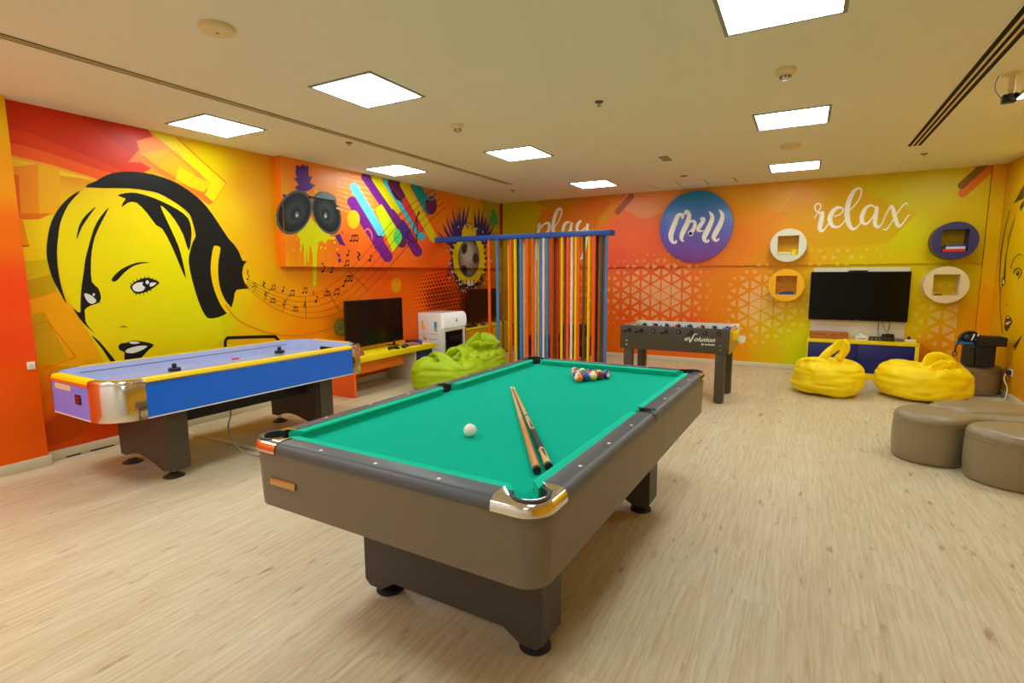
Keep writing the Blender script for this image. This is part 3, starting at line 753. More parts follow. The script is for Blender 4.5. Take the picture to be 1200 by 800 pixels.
for x, y, l in LG: ceiling_light(l, x, y)
# added fill lamps, in place of unseen ceiling lights behind the camera
def area(x, y, p, s=.55):
    d = bpy.data.lights.new('fill_lamp', 'AREA'); d.shape = 'SQUARE'; d.size = s; d.energy = p; d.color = (.86, .95, 1)
    o = bpy.data.objects.new('fill_lamp', d); o.location = (x, y, H-.02); COL.objects.link(o)
for x, k in ((-4.67, 1), (-2.85, 1), (-.175, .7)):
    for y in (.72, -1.3): area(x, y, 19.0*k*PI*.55*.55)
area(1.6, 7.83, 19*PI*.3*.6)  # added fill lamp at the far right, where no ceiling light is fitted

def slot(label, x0, x1, y0, y1, ny):
    t = thing('linear_air_diffuser', label, 'air vent', ((x0+x1)/2, (y0+y1)/2, H))
    w, l = (x1-x0)/2, (y1-y0)/2
    f = MB(); n = 3; bw_ = w*2/(n*2+1)
    f.box(-w, w, -l, l, -.003, -.0005); f.build('dark_gap', M['dark'], t, smooth=False)
    f = MB(); f.box(-w-.008, -w+.001, -l-.01, l+.01, -.004, -.0005); f.box(w-.001, w+.008, -l-.01, l+.01, -.004, -.0005)
    f.box(-w, w, -l-.012, -l, -.006, -.0005); f.box(-w, w, l, l+.012, -.006, -.0005)
    f.build('trim_frame', M['ceiling'], t, smooth=False)
    for i in (1, 2):
        f = MB(); c = -w+2*w*i/3; f.box(c-w*.13, c+w*.13, -l, l, -.006, -.003); f.build('slot_bar', M['cream'], t, smooth=False)
slot('long thin black-slotted air diffuser running along the left side of the ceiling', -3.985, -3.9, -1.9, 7.17, 1)
slot('wide black three-slot air diffuser at the top right of the ceiling', .885, 1.005, -1.9, 7.22, 1)
# detectors
t = thing('smoke_detector', 'flat round beige detector disc at the top left of the ceiling', 'detector', tuple(toz(254,31,H)))
m = MB(); m.lathe([(.085,0),(.088,-.012),(.082,-.026),(.07,-.032),(0,-.034)]); m.build('detector_body', M['cream'], t)
m = MB(); m.lathe([(.008,-.033),(.008,-.0365),(0,-.037)], n=12); m.build('sensor_pin', M['grey'], t)
def heat(label, px, py, s=1.0):
    t = thing('smoke_detector', label, 'detector', tuple(toz(px, py, H)))
    m = MB(); m.lathe([(.062*s,0),(.064*s,-.016*s),(.056*s,-.03*s),(.038*s,-.042*s)]); m.build('detector_body', M['cream'], t)
    m = MB(); m.lathe([(.034*s,-.04*s),(.034*s,-.058*s),(.024*s,-.066*s),(0,-.068*s)], n=16); m.build('sensor_cage', M['steel'], t)
    for k in range(8):
        m = MB(); a = k*PI/4; m.box(-.003*s,.003*s,.0325*s,.036*s,-.058*s,-.044*s, mx=Matrix.Rotation(a,4,'Z')); m.build('cage_gap', M['dark'], t)
heat('cone-shaped smoke detector with grille at upper right of the ceiling', 921, 81)
heat('cone-shaped smoke detector left of the middle ceiling light', 536, 146, .92)
t = thing('ceiling_disc', 'flat cream disc on the ceiling between two right-hand lights', 'detector', tuple(toz(927,170,H)))
m = MB(); m.lathe([(.1,0),(.1,-.012),(.09,-.03),(.06,-.036),(0,-.036)]); m.build('disc_cover', M['cream'], t)
def sprinkler(label, px, py):
    t = thing('sprinkler', label, 'sprinkler', tuple(toz(px, py, H)))
    m = MB(); m.lathe([(.034,0),(.034,-.004),(.03,-.008),(0,-.008)], n=16); m.build('escutcheon', M['rail'], t)
    m = MB(); m.lathe([(.006,-.008),(.006,-.03),(.02,-.031),(.02,-.034),(0,-.034)], n=12); m.build('sprinkler_head', M['brass'], t)
sprinkler('small dark sprinkler in the open middle of the ceiling', 702, 119)
sprinkler('small sprinkler near the left air slot above the speaker mural', 409, 167)
sprinkler('small sprinkler next to the far end of the left air slot', 601, 223)
sprinkler('small sprinkler past the end of the wide right air slot', 1083, 180)
t = thing('ceiling_vent', 'small grey rectangular vent in the far ceiling', 'vent', tuple(toz(780,185.5,H)))
m = MB(); m.box(-.055,.055,-.14,.14,-.008,0,bev=.002); m.build('vent_frame', M['frame'], t); m = MB()
m.box(-.045,.045,-.13,.13,-.0095,-.004); m.build('vent_grille', M['vent'], t)
t = thing('ceiling_downlight', 'tiny dark round fitting in front of the wide ceiling panel', 'fitting', tuple(toz(801.5,206,H)))
m = MB(); m.lathe([(.045,0),(.045,-.006),(.03,-.008),(.028,-.003),(0,-.003)]); m.build('fitting_ring', M['rail'], t)
t = thing('access_panel', 'three-part cream access panel in the ceiling above the round sign', 'panel', (-1.54, 8.53, H))
for i in range(3):
    m = MB(); m.box(-.59+i*.395, -.59+i*.395+.375, -.22, .22, -.008, 0, bev=.003); m.build('panel_leaf', M['ceiling'], t)
for i in range(4):
    m = MB(); m.box(-.61+i*.395, -.59+i*.395, -.235, .235, -.004, 0); m.build('panel_gap', M['vent'], t, smooth=False)
# security camera on its stem
p = toz(1187, 86, H)
t = thing('security_camera', 'white ceiling-stem security camera with black lens at right edge', 'camera', tuple(p))
m = MB(); m.lathe([(.06,0),(.06,-.006),(.03,-.014)], n=24); m.build('mount_plate', M['cream'], t)
m = MB(); m.lathe([(.02,-.01),(.02,-.11),(.015,-.12),(.015,-.128),(0,-.13)], n=16); m.build('stem', M['cream'], t)
m = MB(); m.box(-.045,.03,-.03,.03,-.19,-.135,bev=.008); m.build('camera_body', M['black'], t)
m = MB(); m.lathe([(.02,-.075),(.022,-.03),(.022,-.028)], c=(0.01,0,-.162), axis='y', n=18); m.lathe([(.012,-.078),(0,-.078)], c=(.01,0,-.162), axis='y', n=14); m.build('lens', M['rail'], t)
m = MB(); m.tube(spline([(-.07,0,-.0),(-.085,0,-.05),(-.08,0,-.1),(-.05,0,-.15)],5), .003, 6); m.build('cable', M['grey'], t)

# ================================================================== POOL TABLE
PW, PL, PZ, PB = 1.347/2, 2.415/2, .842, .803     # half width, half length, rail top, bed
pool = thing('pool_table', 'large green-baize pool table with taupe cabinet and chrome corners', 'pool table', (-1.246, 2.505, 0), -.03)
m = MB()
def ring(dx, z, r): return [(x, y, z) for x, y in rrect(-PW+dx, PW-dx, -PL+dx, PL-dx, r, 10)]
m.loft([ring(.02,.569,.075), ring(.012,.572,.083), ring(.01,.60,.085), ring(.004,.80,.09), ring(.03,.81,.07)], cap1=False)
m.build('cabinet', M['laminate'], pool)
# rails: profile (distance inward, height)
prof = [(.006,.795),(.0,.803),(0,.812),(.004,.826),(.013,.836),(.026,.8415),(.085,.8415),(.085,.795)]
def rail(side, a, b):
    """side: 'x+','x-','y+','y-'; a..b along the side"""
    m = MB()
    def P(s, d, z):
        return {'x+': (PW-d, s, z), 'x-': (-PW+d, s, z), 'y+': (s, PL-d, z), 'y-': (s, -PL+d, z)}[side]
    m.loft([[P(a, d, z) for d, z in prof], [P(b, d, z) for d, z in prof]])
    m.build('rail', M['rail'], pool)
CE = .172   # corner casting length
rail('y-', -PW+CE, PW-CE); rail('y+', -PW+CE, PW-CE)
for s in ('x+', 'x-'):
    rail(s, -PL+CE, -.047); rail(s, .047, PL-CE)
cprof = [(.08,.838),(.1,.842),(.112,.8415),(.124,.838),(.126,.833),(.118,.826),(.112,.815),(.106,.798),(.08,.798)]
def cush(side, a, b, ca, cb):
    m = MB()
    def P(s, d, z):
        return {'x+': (PW-d, s, z), 'x-': (-PW+d, s, z), 'y+': (s, PL-d, z), 'y-': (s, -PL+d, z)}[side]
    m.loft([[P(a+max(0, d-.08)*ca, d, z) for d, z in cprof], [P(b-max(0, d-.08)*cb, d, z) for d, z in cprof]])
    m.build('cushion', M['cushion'], pool)
cush('y-', -PW+.135, PW-.135, 1, 1); cush('y+', -PW+.135, PW-.135, 1, 1)
for s in ('x+', 'x-'):
    cush(s, -PL+.135, -.044, 1, .5); cush(s, .044, PL-.135, .5, 1)
# bed with notches at the pockets
pc, prd = .078, .056
bed = []
def corner_notch(sx, sy):
    cx, cy = sx*(PW-pc), sy*(PL-pc); a0 = math.atan2(-sy, -sx)
    return [(cx+prd*math.cos(a0+k), cy+prd*math.sin(a0+k)) for k in [(-1+2*i/10)*1.9 for i in range(11)]]
b_ = .09
pts = []
def addc(sx, sy, rev):
    q = corner_notch(sx, sy)
    pts.extend(reversed(q) if rev else q)
addc(1, -1, True)
pts += [(PW-b_, -.05)]+[(PW-.07+.04*math.cos(a), .04*math.sin(a)) for a in [PI*1.4-(.8*PI)*i/6 for i in range(7)]]+[(PW-b_, .05)]
addc(1, 1, True); addc(-1, 1, True)
pts += [(-PW+b_, .05)]+[(-PW+.07+.04*math.cos(a), .04*math.sin(a)) for a in [.4*PI-(.8*PI)*i/6 for i in range(7)]]+[(-PW+b_, -.05)]
addc(-1, -1, True)
m = MB(); m.prism(pts, PB-.03, PB); m.build('cloth_bed', M['cloth'], pool, smooth=False)
# chrome corner castings, pocket liners
def casting(sx, sy):
    m = MB(); N = 14
    R = .085; out = []
    # outer outline in (along x inward a, along y inward b), from the end-rail leg round to the side leg
    o = [(CE, 0), (CE*.75, 0), (R, 0)]+[(R-R*math.sin(k*PI/2/N), R-R*math.cos(k*PI/2/N)) for k in range(1, N)]+[(0, R), (0, CE*.75), (0, CE)]
    nrm = [(0, 1)]*3+[(math.sin(k*PI/2/N), math.cos(k*PI/2/N)) for k in range(1, N)]+[(1, 0)]*3
    n = len(o)
    inner = []
    for k in range(n):
        if k == 0: inner.append((CE, .085))
        elif k == n-1: inner.append((.085, CE))
        else:
            a = -PI/2+.75 - (k-1)/(n-3)*(PI/2+1.5)+0   # from facing +x/-y round to -x/+y
            inner.append((pc+(prd+.008)*math.cos(a), pc+(prd+.008)*math.sin(a)))
    def W(p, z): return (sx*(PW-p[0]), sy*(PL-p[1]), z)
    rows = []
    for d, z in ((.004,.796),(-.003,.8),(-.003,.812),(.002,.829),(.012,.839),(.028,.845)):
        rows.append([W((p[0]+q[0]*d, p[1]+q[1]*d), z) for p, q in zip(o, nrm)])
    rows.append([W(p, .845) for p in inner]); rows.append([W(p, .80) for p in inner])
    m.loft(rows, close=False)
    c = m.build('corner_casting', M['chrome'], pool, ang=50); c['label'] = 'chrome corner casting'
    cx, cy = sx*(PW-pc), sy*(PL-pc)
    m = MB(); m.lathe([(prd+.009,.80),(prd+.009,.846),(prd+.002,.848),(prd-.004,.846),(prd-.004,.74),(prd*.6,.70),(0,.695)], c=(cx, cy, 0), n=28, cap0=False)
    # open the liner toward the bed
    dirv = Vector((-sx, -sy, 0)).normalized()
    bm = m.bm; kill = [f for f in bm.faces if (f.calc_center_median()-Vector((cx, cy, 0))).xy.normalized().dot(dirv.xy) > .62 and f.calc_center_median().z > .79]
    bmesh.ops.delete(bm, geom=kill, context='FACES')
    m.build('pocket_liner', M['pocket'], pool)
for sx in (-1, 1):
    for sy in (-1, 1): casting(sx, sy)
for sx in (-1, 1):
    m = MB(); cx = sx*(PW-.07)
    m.lathe([(.046,.80),(.046,.840),(.042,.843),(.037,.841),(.037,.74),(.02,.70),(0,.70)], c=(cx, 0, 0), n=28, cap0=False)
    kill = [f for f in m.bm.faces if (f.calc_center_median().x-cx)*-sx > .03 and f.calc_center_median().z > .79]
    bmesh.ops.delete(m.bm, geom=kill, context='FACES')
    m.build('side_pocket', M['pocket'], pool)
    m = MB(); m.box(min(sx*(PW), sx*(PW-.026)), max(sx*PW, sx*(PW-.026)), -.0475, .0475, .797, .8402, bev=.004); m.build('side_pocket_plate', M['rail'], pool)
SI = []
for k in (-.28, 0, .28): SI += [(k, -PL+.04), (k, PL-.04)]
for k in (-.84, -.56, -.28, .28, .56, .84): SI += [(PW-.04, k), (-PW+.04, k)]
for x, y in SI:
    m = MB(); m.lathe([(.0075,.8405),(.0075,.8422),(0,.8424)], c=(x, y, 0), n=12); m.build('sight', M['sight'], pool)
m = MB(); m.box(-.54, -.392, -PL-.0015, -PL+.01, .671, .699, bev=.002); o = m.build('name_plate', M['brass'], pool); o['label'] = 'small brass plate'
# pedestals
for sy in (-1, 1):
    y0, y1 = (-.80, -.635) if sy < 0 else (.635, .80)
    m = MB(); w = .468
    m.prism([(-w,.575),(-w,.075),(-w+.03,.05),(-.40,.05),(-.37,.05),(-.29,.10),(.29,.10),(.37,.05),(.40,.05),(w-.03,.05),(w,.075),(w,.575)], y0, y1, axis='y')
    ped = m.build('pedestal', M['pedestal'], pool, smooth=False)
    for sx in (-1, 1):
        m = MB(); m.lathe([(.062,0),(.066,.004),(.064,.014),(.045,.026),(.03,.03),(.02,.032),(.02,.055),(0,.055)], c=(sx*.392, (y0+y1)/2, 0), n=28)
        m.build('levelling_foot', M['rubber'], ped)
m = MB(); m.box(-.16,.16,-.64,.64,.42,.575,bev=.004); m.build('cross_beam', M['pedestal'], pool, smooth=False)

def pool_to_world(x, y, z):
    c, s = math.cos(-.03), math.sin(-.03); return Vector((-1.246+c*x-s*y, 2.505+s*x+c*y, z))
BR = .0283
m = MB(); m.sphere((0, 0, 0), BR, u=40, v=24)
o = m.build('cue_ball', M['ivory'], None, ang=80, loc=pool_to_world(.045, -.655, PB+BR)); tag(o, 'plain white cue ball alone on the green cloth', 'ball')
BC_ = dict(y=(250,206,20), b=(26,48,150), r=(206,30,34), p=(76,44,140), o=(252,124,24), g=(16,110,70), m=(128,24,34), k=(20,20,22))
def ballmat(k, stripe):
    m = mat('ball_'+k+('_stripe' if stripe else ''), BC_[k], .08, 0, .6, coat=.5)
    if stripe:
        nt = m.node_tree; b = nt.nodes['Principled BSDF']; tc = nt.nodes.new('ShaderNodeTexCoord'); sx = nt.nodes.new('ShaderNodeSeparateXYZ')
        ab = nt.nodes.new('ShaderNodeMath'); ab.operation = 'ABSOLUTE'; gt = nt.nodes.new('ShaderNodeMath'); gt.operation = 'GREATER_THAN'; gt.inputs[1].default_value = .0165
        mx = nt.nodes.new('ShaderNodeMix'); mx.data_type = 'RGBA'; mx.inputs[6].default_value = C(*BC_[k]); mx.inputs[7].default_value = C(240,236,220)
        nt.links.new(tc.outputs['Object'], sx.inputs[0]); nt.links.new(sx.outputs['Z'], ab.inputs[0]); nt.links.new(ab.outputs[0], gt.inputs[0]); nt.links.new(gt.outputs[0], mx.inputs[0]); nt.links.new(mx.outputs[2], b.inputs['Base Color'])
    return m
rack = [[('o',0,'solid orange ball at the near point of the racked triangle')],
 [('b',1,'blue-striped white ball just left of the orange point ball'),('b',0,'dark blue ball just right of the orange point ball')],
 [('g',1,'green-striped ball on the left edge of the rack'),('k',0,'black ball in the heart of the rack'),('y',1,'yellow and white striped ball on the right edge of the rack')],
 [('m',1,'maroon-striped ball on the left edge near the back of the rack'),('g',0,'dark green ball inside the rack, left of centre'),('r',1,'red-striped ball inside the rack, right of centre'),('m',0,'maroon ball on the right edge of the rack')],
 [('r',1,'pink-red striped ball at the back left corner of the rack'),('y',0,'yellow ball second from left in the back row of the rack'),('b',1,'white ball with blue stripe in the middle of the back row'),('o',1,'white ball with orange stripe in the back row beside the purple ball'),('p',0,'purple ball at the back right corner of the rack')]]
cache = {}
for r, row in enumerate(rack):
    for i, (k, st, lab) in enumerate(row):
        x = .002+(-r/2+i)*BR*2.02; y = .61+r*BR*1.75
        if (k, st) not in cache:
            m = MB(); m.sphere((0, 0, 0), BR, u=28, v=18)
            o = m.build('billiard_ball', [ballmat(k, st), M['ivory']], None, ang=80)
            for f in o.data.polygons:
                if f.center.normalized().dot(Vector((1,0,0) if st else (0,0,1))) > .9: f.material_index = 1
            cache[k, st] = o
        else:
            o = cache[k, st].copy(); COL.objects.link(o)
        o.location = pool_to_world(x, y, PB+BR)
        o.rotation_euler = (1.1+.9*math.sin(3*r+5*i), .5*math.cos(7*i+r), 2.2*i+1.3*r-.6)
        tag(o, lab, 'ball', 'racked billiard balls')
# cues
def cue_stick(label, p_tip, p_butt, plain):
    a, b = pool_to_world(*p_tip), pool_to_world(*p_butt); d = b-a; L = d.length; d.normalize()
    name = 'pool_cue'
    t = thing(name, label, 'pool cue', tuple(a)); t.rotation_mode = 'QUATERNION'; t.rotation_quaternion = d.to_track_quat('Z', 'X')
    def seg(nm, z0, z1, mt, lab=None):
        r = lambda z: .0062+(.0148-.0062)*z/L
        m = MB(); m.lathe([(r(z0), z0), (r((z0+z1)/2), (z0+z1)/2), (r(z1), z1)], n=20); o = m.build(nm, mt, t, ang=60)
        if lab: o['label'] = lab
    seg('tip', 0, .012, M['hblue'] if 0 else M['white']); seg('ferrule', .012, .034, M['white'])
    if plain:
        seg('shaft', .034, L*.52, M['maple']); seg('butt', L*.52, L*.985, M['orangewood'], 'orange-brown butt')
        m = MB()
        for k in range(4):
            a_ = k*PI/2+.3
            r0 = .0062+(.0086)*.52; r1 = .0062+.0086*.64
            m.loft([[(r0*1.02*math.cos(a_+q), r0*1.02*math.sin(a_+q), L*.518) for q in (-.75,-.25,.25,.75)], [(r1*1.03*math.cos(a_+q), r1*1.03*math.sin(a_+q), L*.645) for q in (-.04,-.01,.01,.04)]], close=False)
        m.build('inlay_point', M['maple'], t)
        seg('bumper', L*.985, L, M['rubber'])
    else:
        seg('shaft', .034, L*.49, M['maple']); seg('joint_collar', L*.49, L*.505, M['black']); seg('forearm', L*.505, L*.66, M['maple'])
        m = MB()
        for k in range(4):
            a_ = k*PI/2
            r0 = .0062+.0086*.65; r1 = .0062+.0086*.56
            m.loft([[(r0*1.03*math.cos(a_+q), r0*1.03*math.sin(a_+q), L*.655) for q in (-.55,-.2,.2,.55)], [(r1*1.03*math.cos(a_+q), r1*1.03*math.sin(a_+q), L*.56) for q in (-.05,-.02,.02,.05)]], close=False)
        m.build('inlay_point', M['black'], t)
        seg('ring', L*.66, L*.672, M['steel']); seg('grip_wrap', L*.672, L*.86, M['wrap'], 'black grip wrap'); seg('ring', L*.86, L*.872, M['steel'])
        seg('butt_sleeve', L*.872, L*.985, M['maple'])
        m = MB()
        for k in range(4):
            a_ = k*PI/2
            r0 = .0062+.0086*.885; r1 = .0062+.0086*.955
            m.loft([[(r0*1.03*math.cos(a_+q), r0*1.03*math.sin(a_+q), L*.88) for q in (-.5,-.2,.2,.5)], [(r1*1.03*math.cos(a_+q), r1*1.03*math.sin(a_+q), L*.955) for q in (-.05,-.02,.02,.05)]], close=False)
        m.build('inlay_point', M['black'], t)
        seg('bumper', L*.985, L, M['rubber'])
    return t
cue_stick('orange-brown wooden pool cue, left of the pair on the cloth', (-.284, .25, PB+.0065), (.498, -.90, PB+.0152), True)
cue_stick('pool cue with black grip wrap, right of the pair on the cloth', (-.266, .25, PB+.0065), (.517, -.846, PB+.0152), False)

# ================================================================== AIR HOCKEY TABLE
hk = thing('air_hockey_table', 'blue and violet air hockey table with yellow rails and chrome corners', 'air hockey table', (-4.356, 2.828, 0), -.032)
HW, HL, HB, HT, HR = .519, 1.149, .53, .774, .235
def outline(sx, sy, d, n=12):   # corner arc, inset d
    return [(sx*(HW-HR+(HR-d)*math.cos(a)), sy*(HL-HR+(HR-d)*math.sin(a))) for a in [PI/2*i/n for i in range(n+1)]]
for s in (-1, 1):
    y0, y1 = -HL+HR, HL-HR
    m = MB(); m.box(min(s*HW, s*(HW-.02)), max(s*HW, s*(HW-.02)), y0, y1, HB+.008, HT-.004); o = m.build('side_panel', M['hblue'], hk, smooth=False); o['label'] = 'blue side panel'
    m = MB(); m.box(min(s*(HW+.002), s*(HW-.02)), max(s*(HW+.002), s*(HW-.02)), y0, y1, HB, HB+.008); m.build('lower_trim', M['white'], hk, smooth=False)
    m = MB(); m.prism([(s*(HW+.004), HT-.004), (s*(HW+.004), HT+.008), (s*(HW-.01), HT+.010), (s*(HW-.01), HT-.004)], y0, y1, axis='y'); m.build('upper_trim', M['steel'], hk)
    m = MB(); m.prism([(s*(HW+.003), HT+.008), (s*(HW-.003), HT+.028), (s*(HW-.02), HT+.034), (s*(HW-.058), HT+.034), (s*(HW-.058), HT+.0), (s*(HW-.02), HT)], y0, y1, axis='y'); o = m.build('rail', M['hyellow'], hk); o['label'] = 'yellow rail'
    x0, x1 = -HW+HR, HW-HR
    m = MB(); m.box(x0, x1, min(s*HL, s*(HL-.02)), max(s*HL, s*(HL-.02)), HB+.008, HT-.004); o = m.build('end_panel', M['hpurple'], hk, smooth=False); o['label'] = 'violet end panel'
    q = m = MB(); m.box(x0, x1, min(s*(HL+.002), s*(HL-.02)), max(s*(HL+.002), s*(HL-.02)), HB, HB+.008); m.build('lower_trim', M['white'], hk, smooth=False)
    m = MB(); m.prism([(s*(HL+.004), HT-.012), (s*(HL+.004), HT+.008), (s*(HL-.01), HT+.010), (s*(HL-.01), HT-.012)], x0, x1, axis='x'); m.build('upper_trim', M['horange'], hk)
    m = MB(); m.prism([(s*(HL+.003), HT+.008), (s*(HL-.003), HT+.028), (s*(HL-.02), HT+.034), (s*(HL-.058), HT+.034), (s*(HL-.058), HT+.0), (s*(HL-.02), HT)], x0, x1, axis='x'); o = m.build('rail', M['hyellow'], hk); o['label'] = 'yellow rail'
    # puck return slot, goal, score display on the end panels
    m = MB(); m.prism(rrect(-.23, .02, HT-.062, HT-.022, .012, 4), min(s*(HL+.002), s*(HL-.005)), max(s*(HL+.002), s*(HL-.005)), axis='y'); o = m.build('puck_return', M['cream'], hk)
    m = MB(); m.prism(rrect(-.15, .15, .705, .74, .004, 3), min(s*(HL-.0605), s*(HL-.056)), max(s*(HL-.0605), s*(HL-.056)), axis='y'); m.build('goal_slot', M['dark'], hk)
m = MB(); m.prism(rrect(.085, .165, .634, .698, .01, 4), -HL-.006, -HL+.004, axis='y'); d_ = m.build('score_display', M['black'], hk)
m = MB(); m.prism(rrect(.093, .157, .645, .688, .006, 3), -HL-.0075, -HL-.005, axis='y'); m.build('display_window', M['redtxt'], d_)
m = MB()
for k in range(3): m.box(.099+k*.019, .111+k*.019, -HL-.0085, -HL-.0074, .657, .676)
m.build('display_digits', mat('dim_digits', (60, 44, 44), .4), d_)
for sx in (-1, 1):
    for sy in (-1, 1):
        m = MB(); O = outline(sx, sy, 0); n = len(O)
        rows = []
        for d, z in ((.004,HB-.002),(-.003,HB),(-.003,HT-.01),(.003,HT+.0),(.003,HT+.004),(-.003,HT+.008),(-.003,HT+.02),(.006,HT+.032),(.02,HT+.0355),(.058,HT+.0355),(.058,HT-.0)):
            rows.append([(x, y, z) for x, y in outline(sx, sy, d)])
        m.loft(rows, close=False); o = m.build('corner_guard', M['chrome'], hk, ang=45); o['label'] = 'mirror chrome corner'
m = MB()
for sx in (-1, 1):
    y0, y1 = -HL+HR+.02, HL-HR-.02
    m.box(min(sx*.46, sx*.466), max(sx*.46, sx*.466), -HL+HR, HL-HR, .70, HT+.03)
for sy in (-1, 1): m.box(-HW+HR, HW-HR, min(sy*1.09, sy*1.096), max(sy*1.09, sy*1.096), .70, HT+.03)
for sx in (-1, 1):
    for sy in (-1, 1):
        m.loft([[(x, y, .70) for x, y in outline(sx, sy, .059)], [(x, y, HT+.03) for x, y in outline(sx, sy, .059)]], close=False)
m.build('inner_wall', M['hwall'], hk)
m = MB()
for sx in (-1, 1): m.box(min(sx*.4585, sx*.461), max(sx*.4585, sx*.461), -HL+HR, HL-HR, .757, .761)
m.build('wall_line', M['black'], hk, smooth=False)
m = MB(); m.prism(rrect(-HW+.05, HW-.05, -HL+.05, HL-.05, .185, 10), .69, .702); m.build('playing_field', M['hfield'], hk, smooth=False)
m = MB(); m.box(-.45, .45, -.004, .004, .7022, .7026); m.lathe([(.14,.7022),(.14,.7026),(.13,.7026),(.13,.7022)], n=40, cap0=False, cap1=False); m.build('field_marking', M['blue'], hk, smooth=False)
for sy in (-1, 1):
    y0, y1 = (-.755, -.60) if sy < 0 else (.60, .755)
    prof_ = [(-.36,HB+.005),(-.345,.085),(-.26,.085)]+[(-.26+.46*t, .085+.055*math.sin(PI*t)*(1-t*.35)) for t in [i/10 for i in range(1, 11)]]+[(.22,.072),(.30,.068),(.40,.072),(.40,HB+.005)]
    m = MB(); m.prism(prof_, y0+.012, y1, axis='y')
    m.loft([[(.40-.08+.08*math.sin(a), (y0+y1)/2-.0775*math.cos(a), z) for a in [PI*i/12 for i in range(13)]]+[(.28, y1, z), (.28, y0, z)] for z in (.068, HB+.005)])
    lg = m.build('leg_pedestal', M['hleg'], hk)
    for x in (-.315, .30):
        m = MB(); m.lathe([(.072,0),(.074,.004),(.05,.018),(.028,.032),(.018,.036)], c=(x, (y0+y1)/2, 0), n=28)
        m.build('levelling_foot', M['hleg'], lg)
        m = MB(); m.lathe([(.014,.034),(.014,.09)], c=(x, (y0+y1)/2, 0), n=14); m.build('foot_bolt', M['chrome'], lg)
m = MB(); m.box(.12, .20, -.61, .61, .37, HB+.004); m.box(-.32, -.24, -.61, .61, .37, HB+.004); m.build('cross_beam', M['blackm'], hk, smooth=False)
def hk_world(x, y, z):
    c, s = math.cos(-.032), math.sin(-.032); return Vector((-4.356+c*x-s*y, 2.828+s*x+c*y, z))
def mallet(label, x, y):
    t = thing('air_hockey_mallet', label, 'mallet', tuple(hk_world(x, y, .7022)))
    m = MB(); m.lathe([(.044,0),(.048,.004),(.048,.02),(.04,.026),(.02,.026)], n=28); m.build('mallet_base', M['black'], t)
    m = MB(); m.lathe([(.018,.02),(.016,.035),(.02,.048),(.018,.058),(.008,.064),(0,.064)], n=20); m.build('mallet_knob', M['black'], t)
mallet('black air hockey mallet at the near end of the field', *(-.235, -.34)); mallet('black air hockey mallet further along toward the far end', -.335, .735)
m = MB(); m.lathe([(.032,0),(.034,.002),(.034,.006),(.03,.008),(0,.008)], n=28)
tag(m.build('air_hockey_puck', M['red'], None, loc=hk_world(-.37, .28, .7022)), 'flat red air hockey puck lying between the two mallets', 'puck')
m = MB(); m.box(-5.29, -3.5, 2.80, 2.85, 0, .012, bev=.005)
tag(m.build('cable_trunking', M['base'], None), 'pale cable cover strip on the floor under the air hockey table', 'cable cover')
m = MB(); m.tube(spline([(-4.2,2.70,.40),(-4.17,2.68,.33),(-4.12,2.62,.24),(-4.02,2.60,.12),(-3.9,2.66,.03),(-3.72,2.80,.006),(-3.55,2.9,.006)], 6), .006, 8)

pcord = m.build('power_cord', M['grey'], hk); pcord.matrix_parent_inverse = (Matrix.Translation(hk.location) @ Matrix.Rotation(-.032, 4, 'Z')).inverted()

# ================================================================== FOOSBALL TABLE
fo = thing('foosball_table', 'dark brown foosball table with white inner walls', 'foosball table', (-1.948, 6.3225, 0), -.023)
FL, FW, FZ, FB = 1.255, .70, .858, .572
def fpart(nm, boxes, mt, parent=fo, bev=0, lab=None):
    m = MB()
    for b in boxes: m.box(*b, bev=bev)
    o = m.build(nm, mt, parent, smooth=bool(bev))
    if lab: o['label'] = lab
    return o
fpart('front_panel', [(0, FL, 0, .03, FB, FZ)], M['foos'], bev=.006); fpart('back_panel', [(0, FL, FW-.03, FW, FB, FZ)], M['foos'], bev=.006)
fpart('end_panel', [(0, .03, .031, FW-.031, FB, FZ-.03)], M['foos'])
fpart('end_panel', [(FL-.03, FL, .031, FW-.031, FB, FZ-.03)], M['gold'], lab='ochre right end panel')
fpart('inner_wall', [(.031, FL-.031, FW-.036, FW-.0305, FB+.12, FZ+.004)], M['whitegloss'], lab='white inner wall'); fpart('inner_wall', [(.031, FL-.031, .0305, .036, FB+.12, FZ-.002)], M['whitegloss'])
fpart('inner_end', [(.031, .05, .037, FW-.037, FB+.12, FZ-.002)], M['greyw']); fpart('inner_end', [(FL-.05, FL-.031, .037, FW-.037, FB+.12, FZ-.002)], M['greyw'])
fpart('pitch', [(.031, FL-.031, .031, FW-.031, FB+.10, FB+.12)], mat('foosball_pitch', (40, 130, 60), .5))
for x in (.045, FL-.145):
    for y in (.012, FW-.112):
        lg = fpart('leg', [(x, x+.1, y, y+.1, .012, FB+.02)], M['foos'], bev=.004); fpart('foot_pad', [(x+.02, x+.08, y+.02, y+.08, 0, .012)], M['rubber'], lg)
for x in (.085, FL-.09):
    for z in (FB+.05, FB+.098):
        m = MB(); m.lathe([(.011,-.004),(.011,.001)], c=(x, 0, z), axis='y', n=14); m.build('bolt', M['steel'], fo)
RX = [.115+i*(FL-.23)/7 for i in range(8)]
men = [1, 2, 3, 5, 5, 3, 2, 1]; team = 'rrbrbrbb'
RZ = FZ-.055
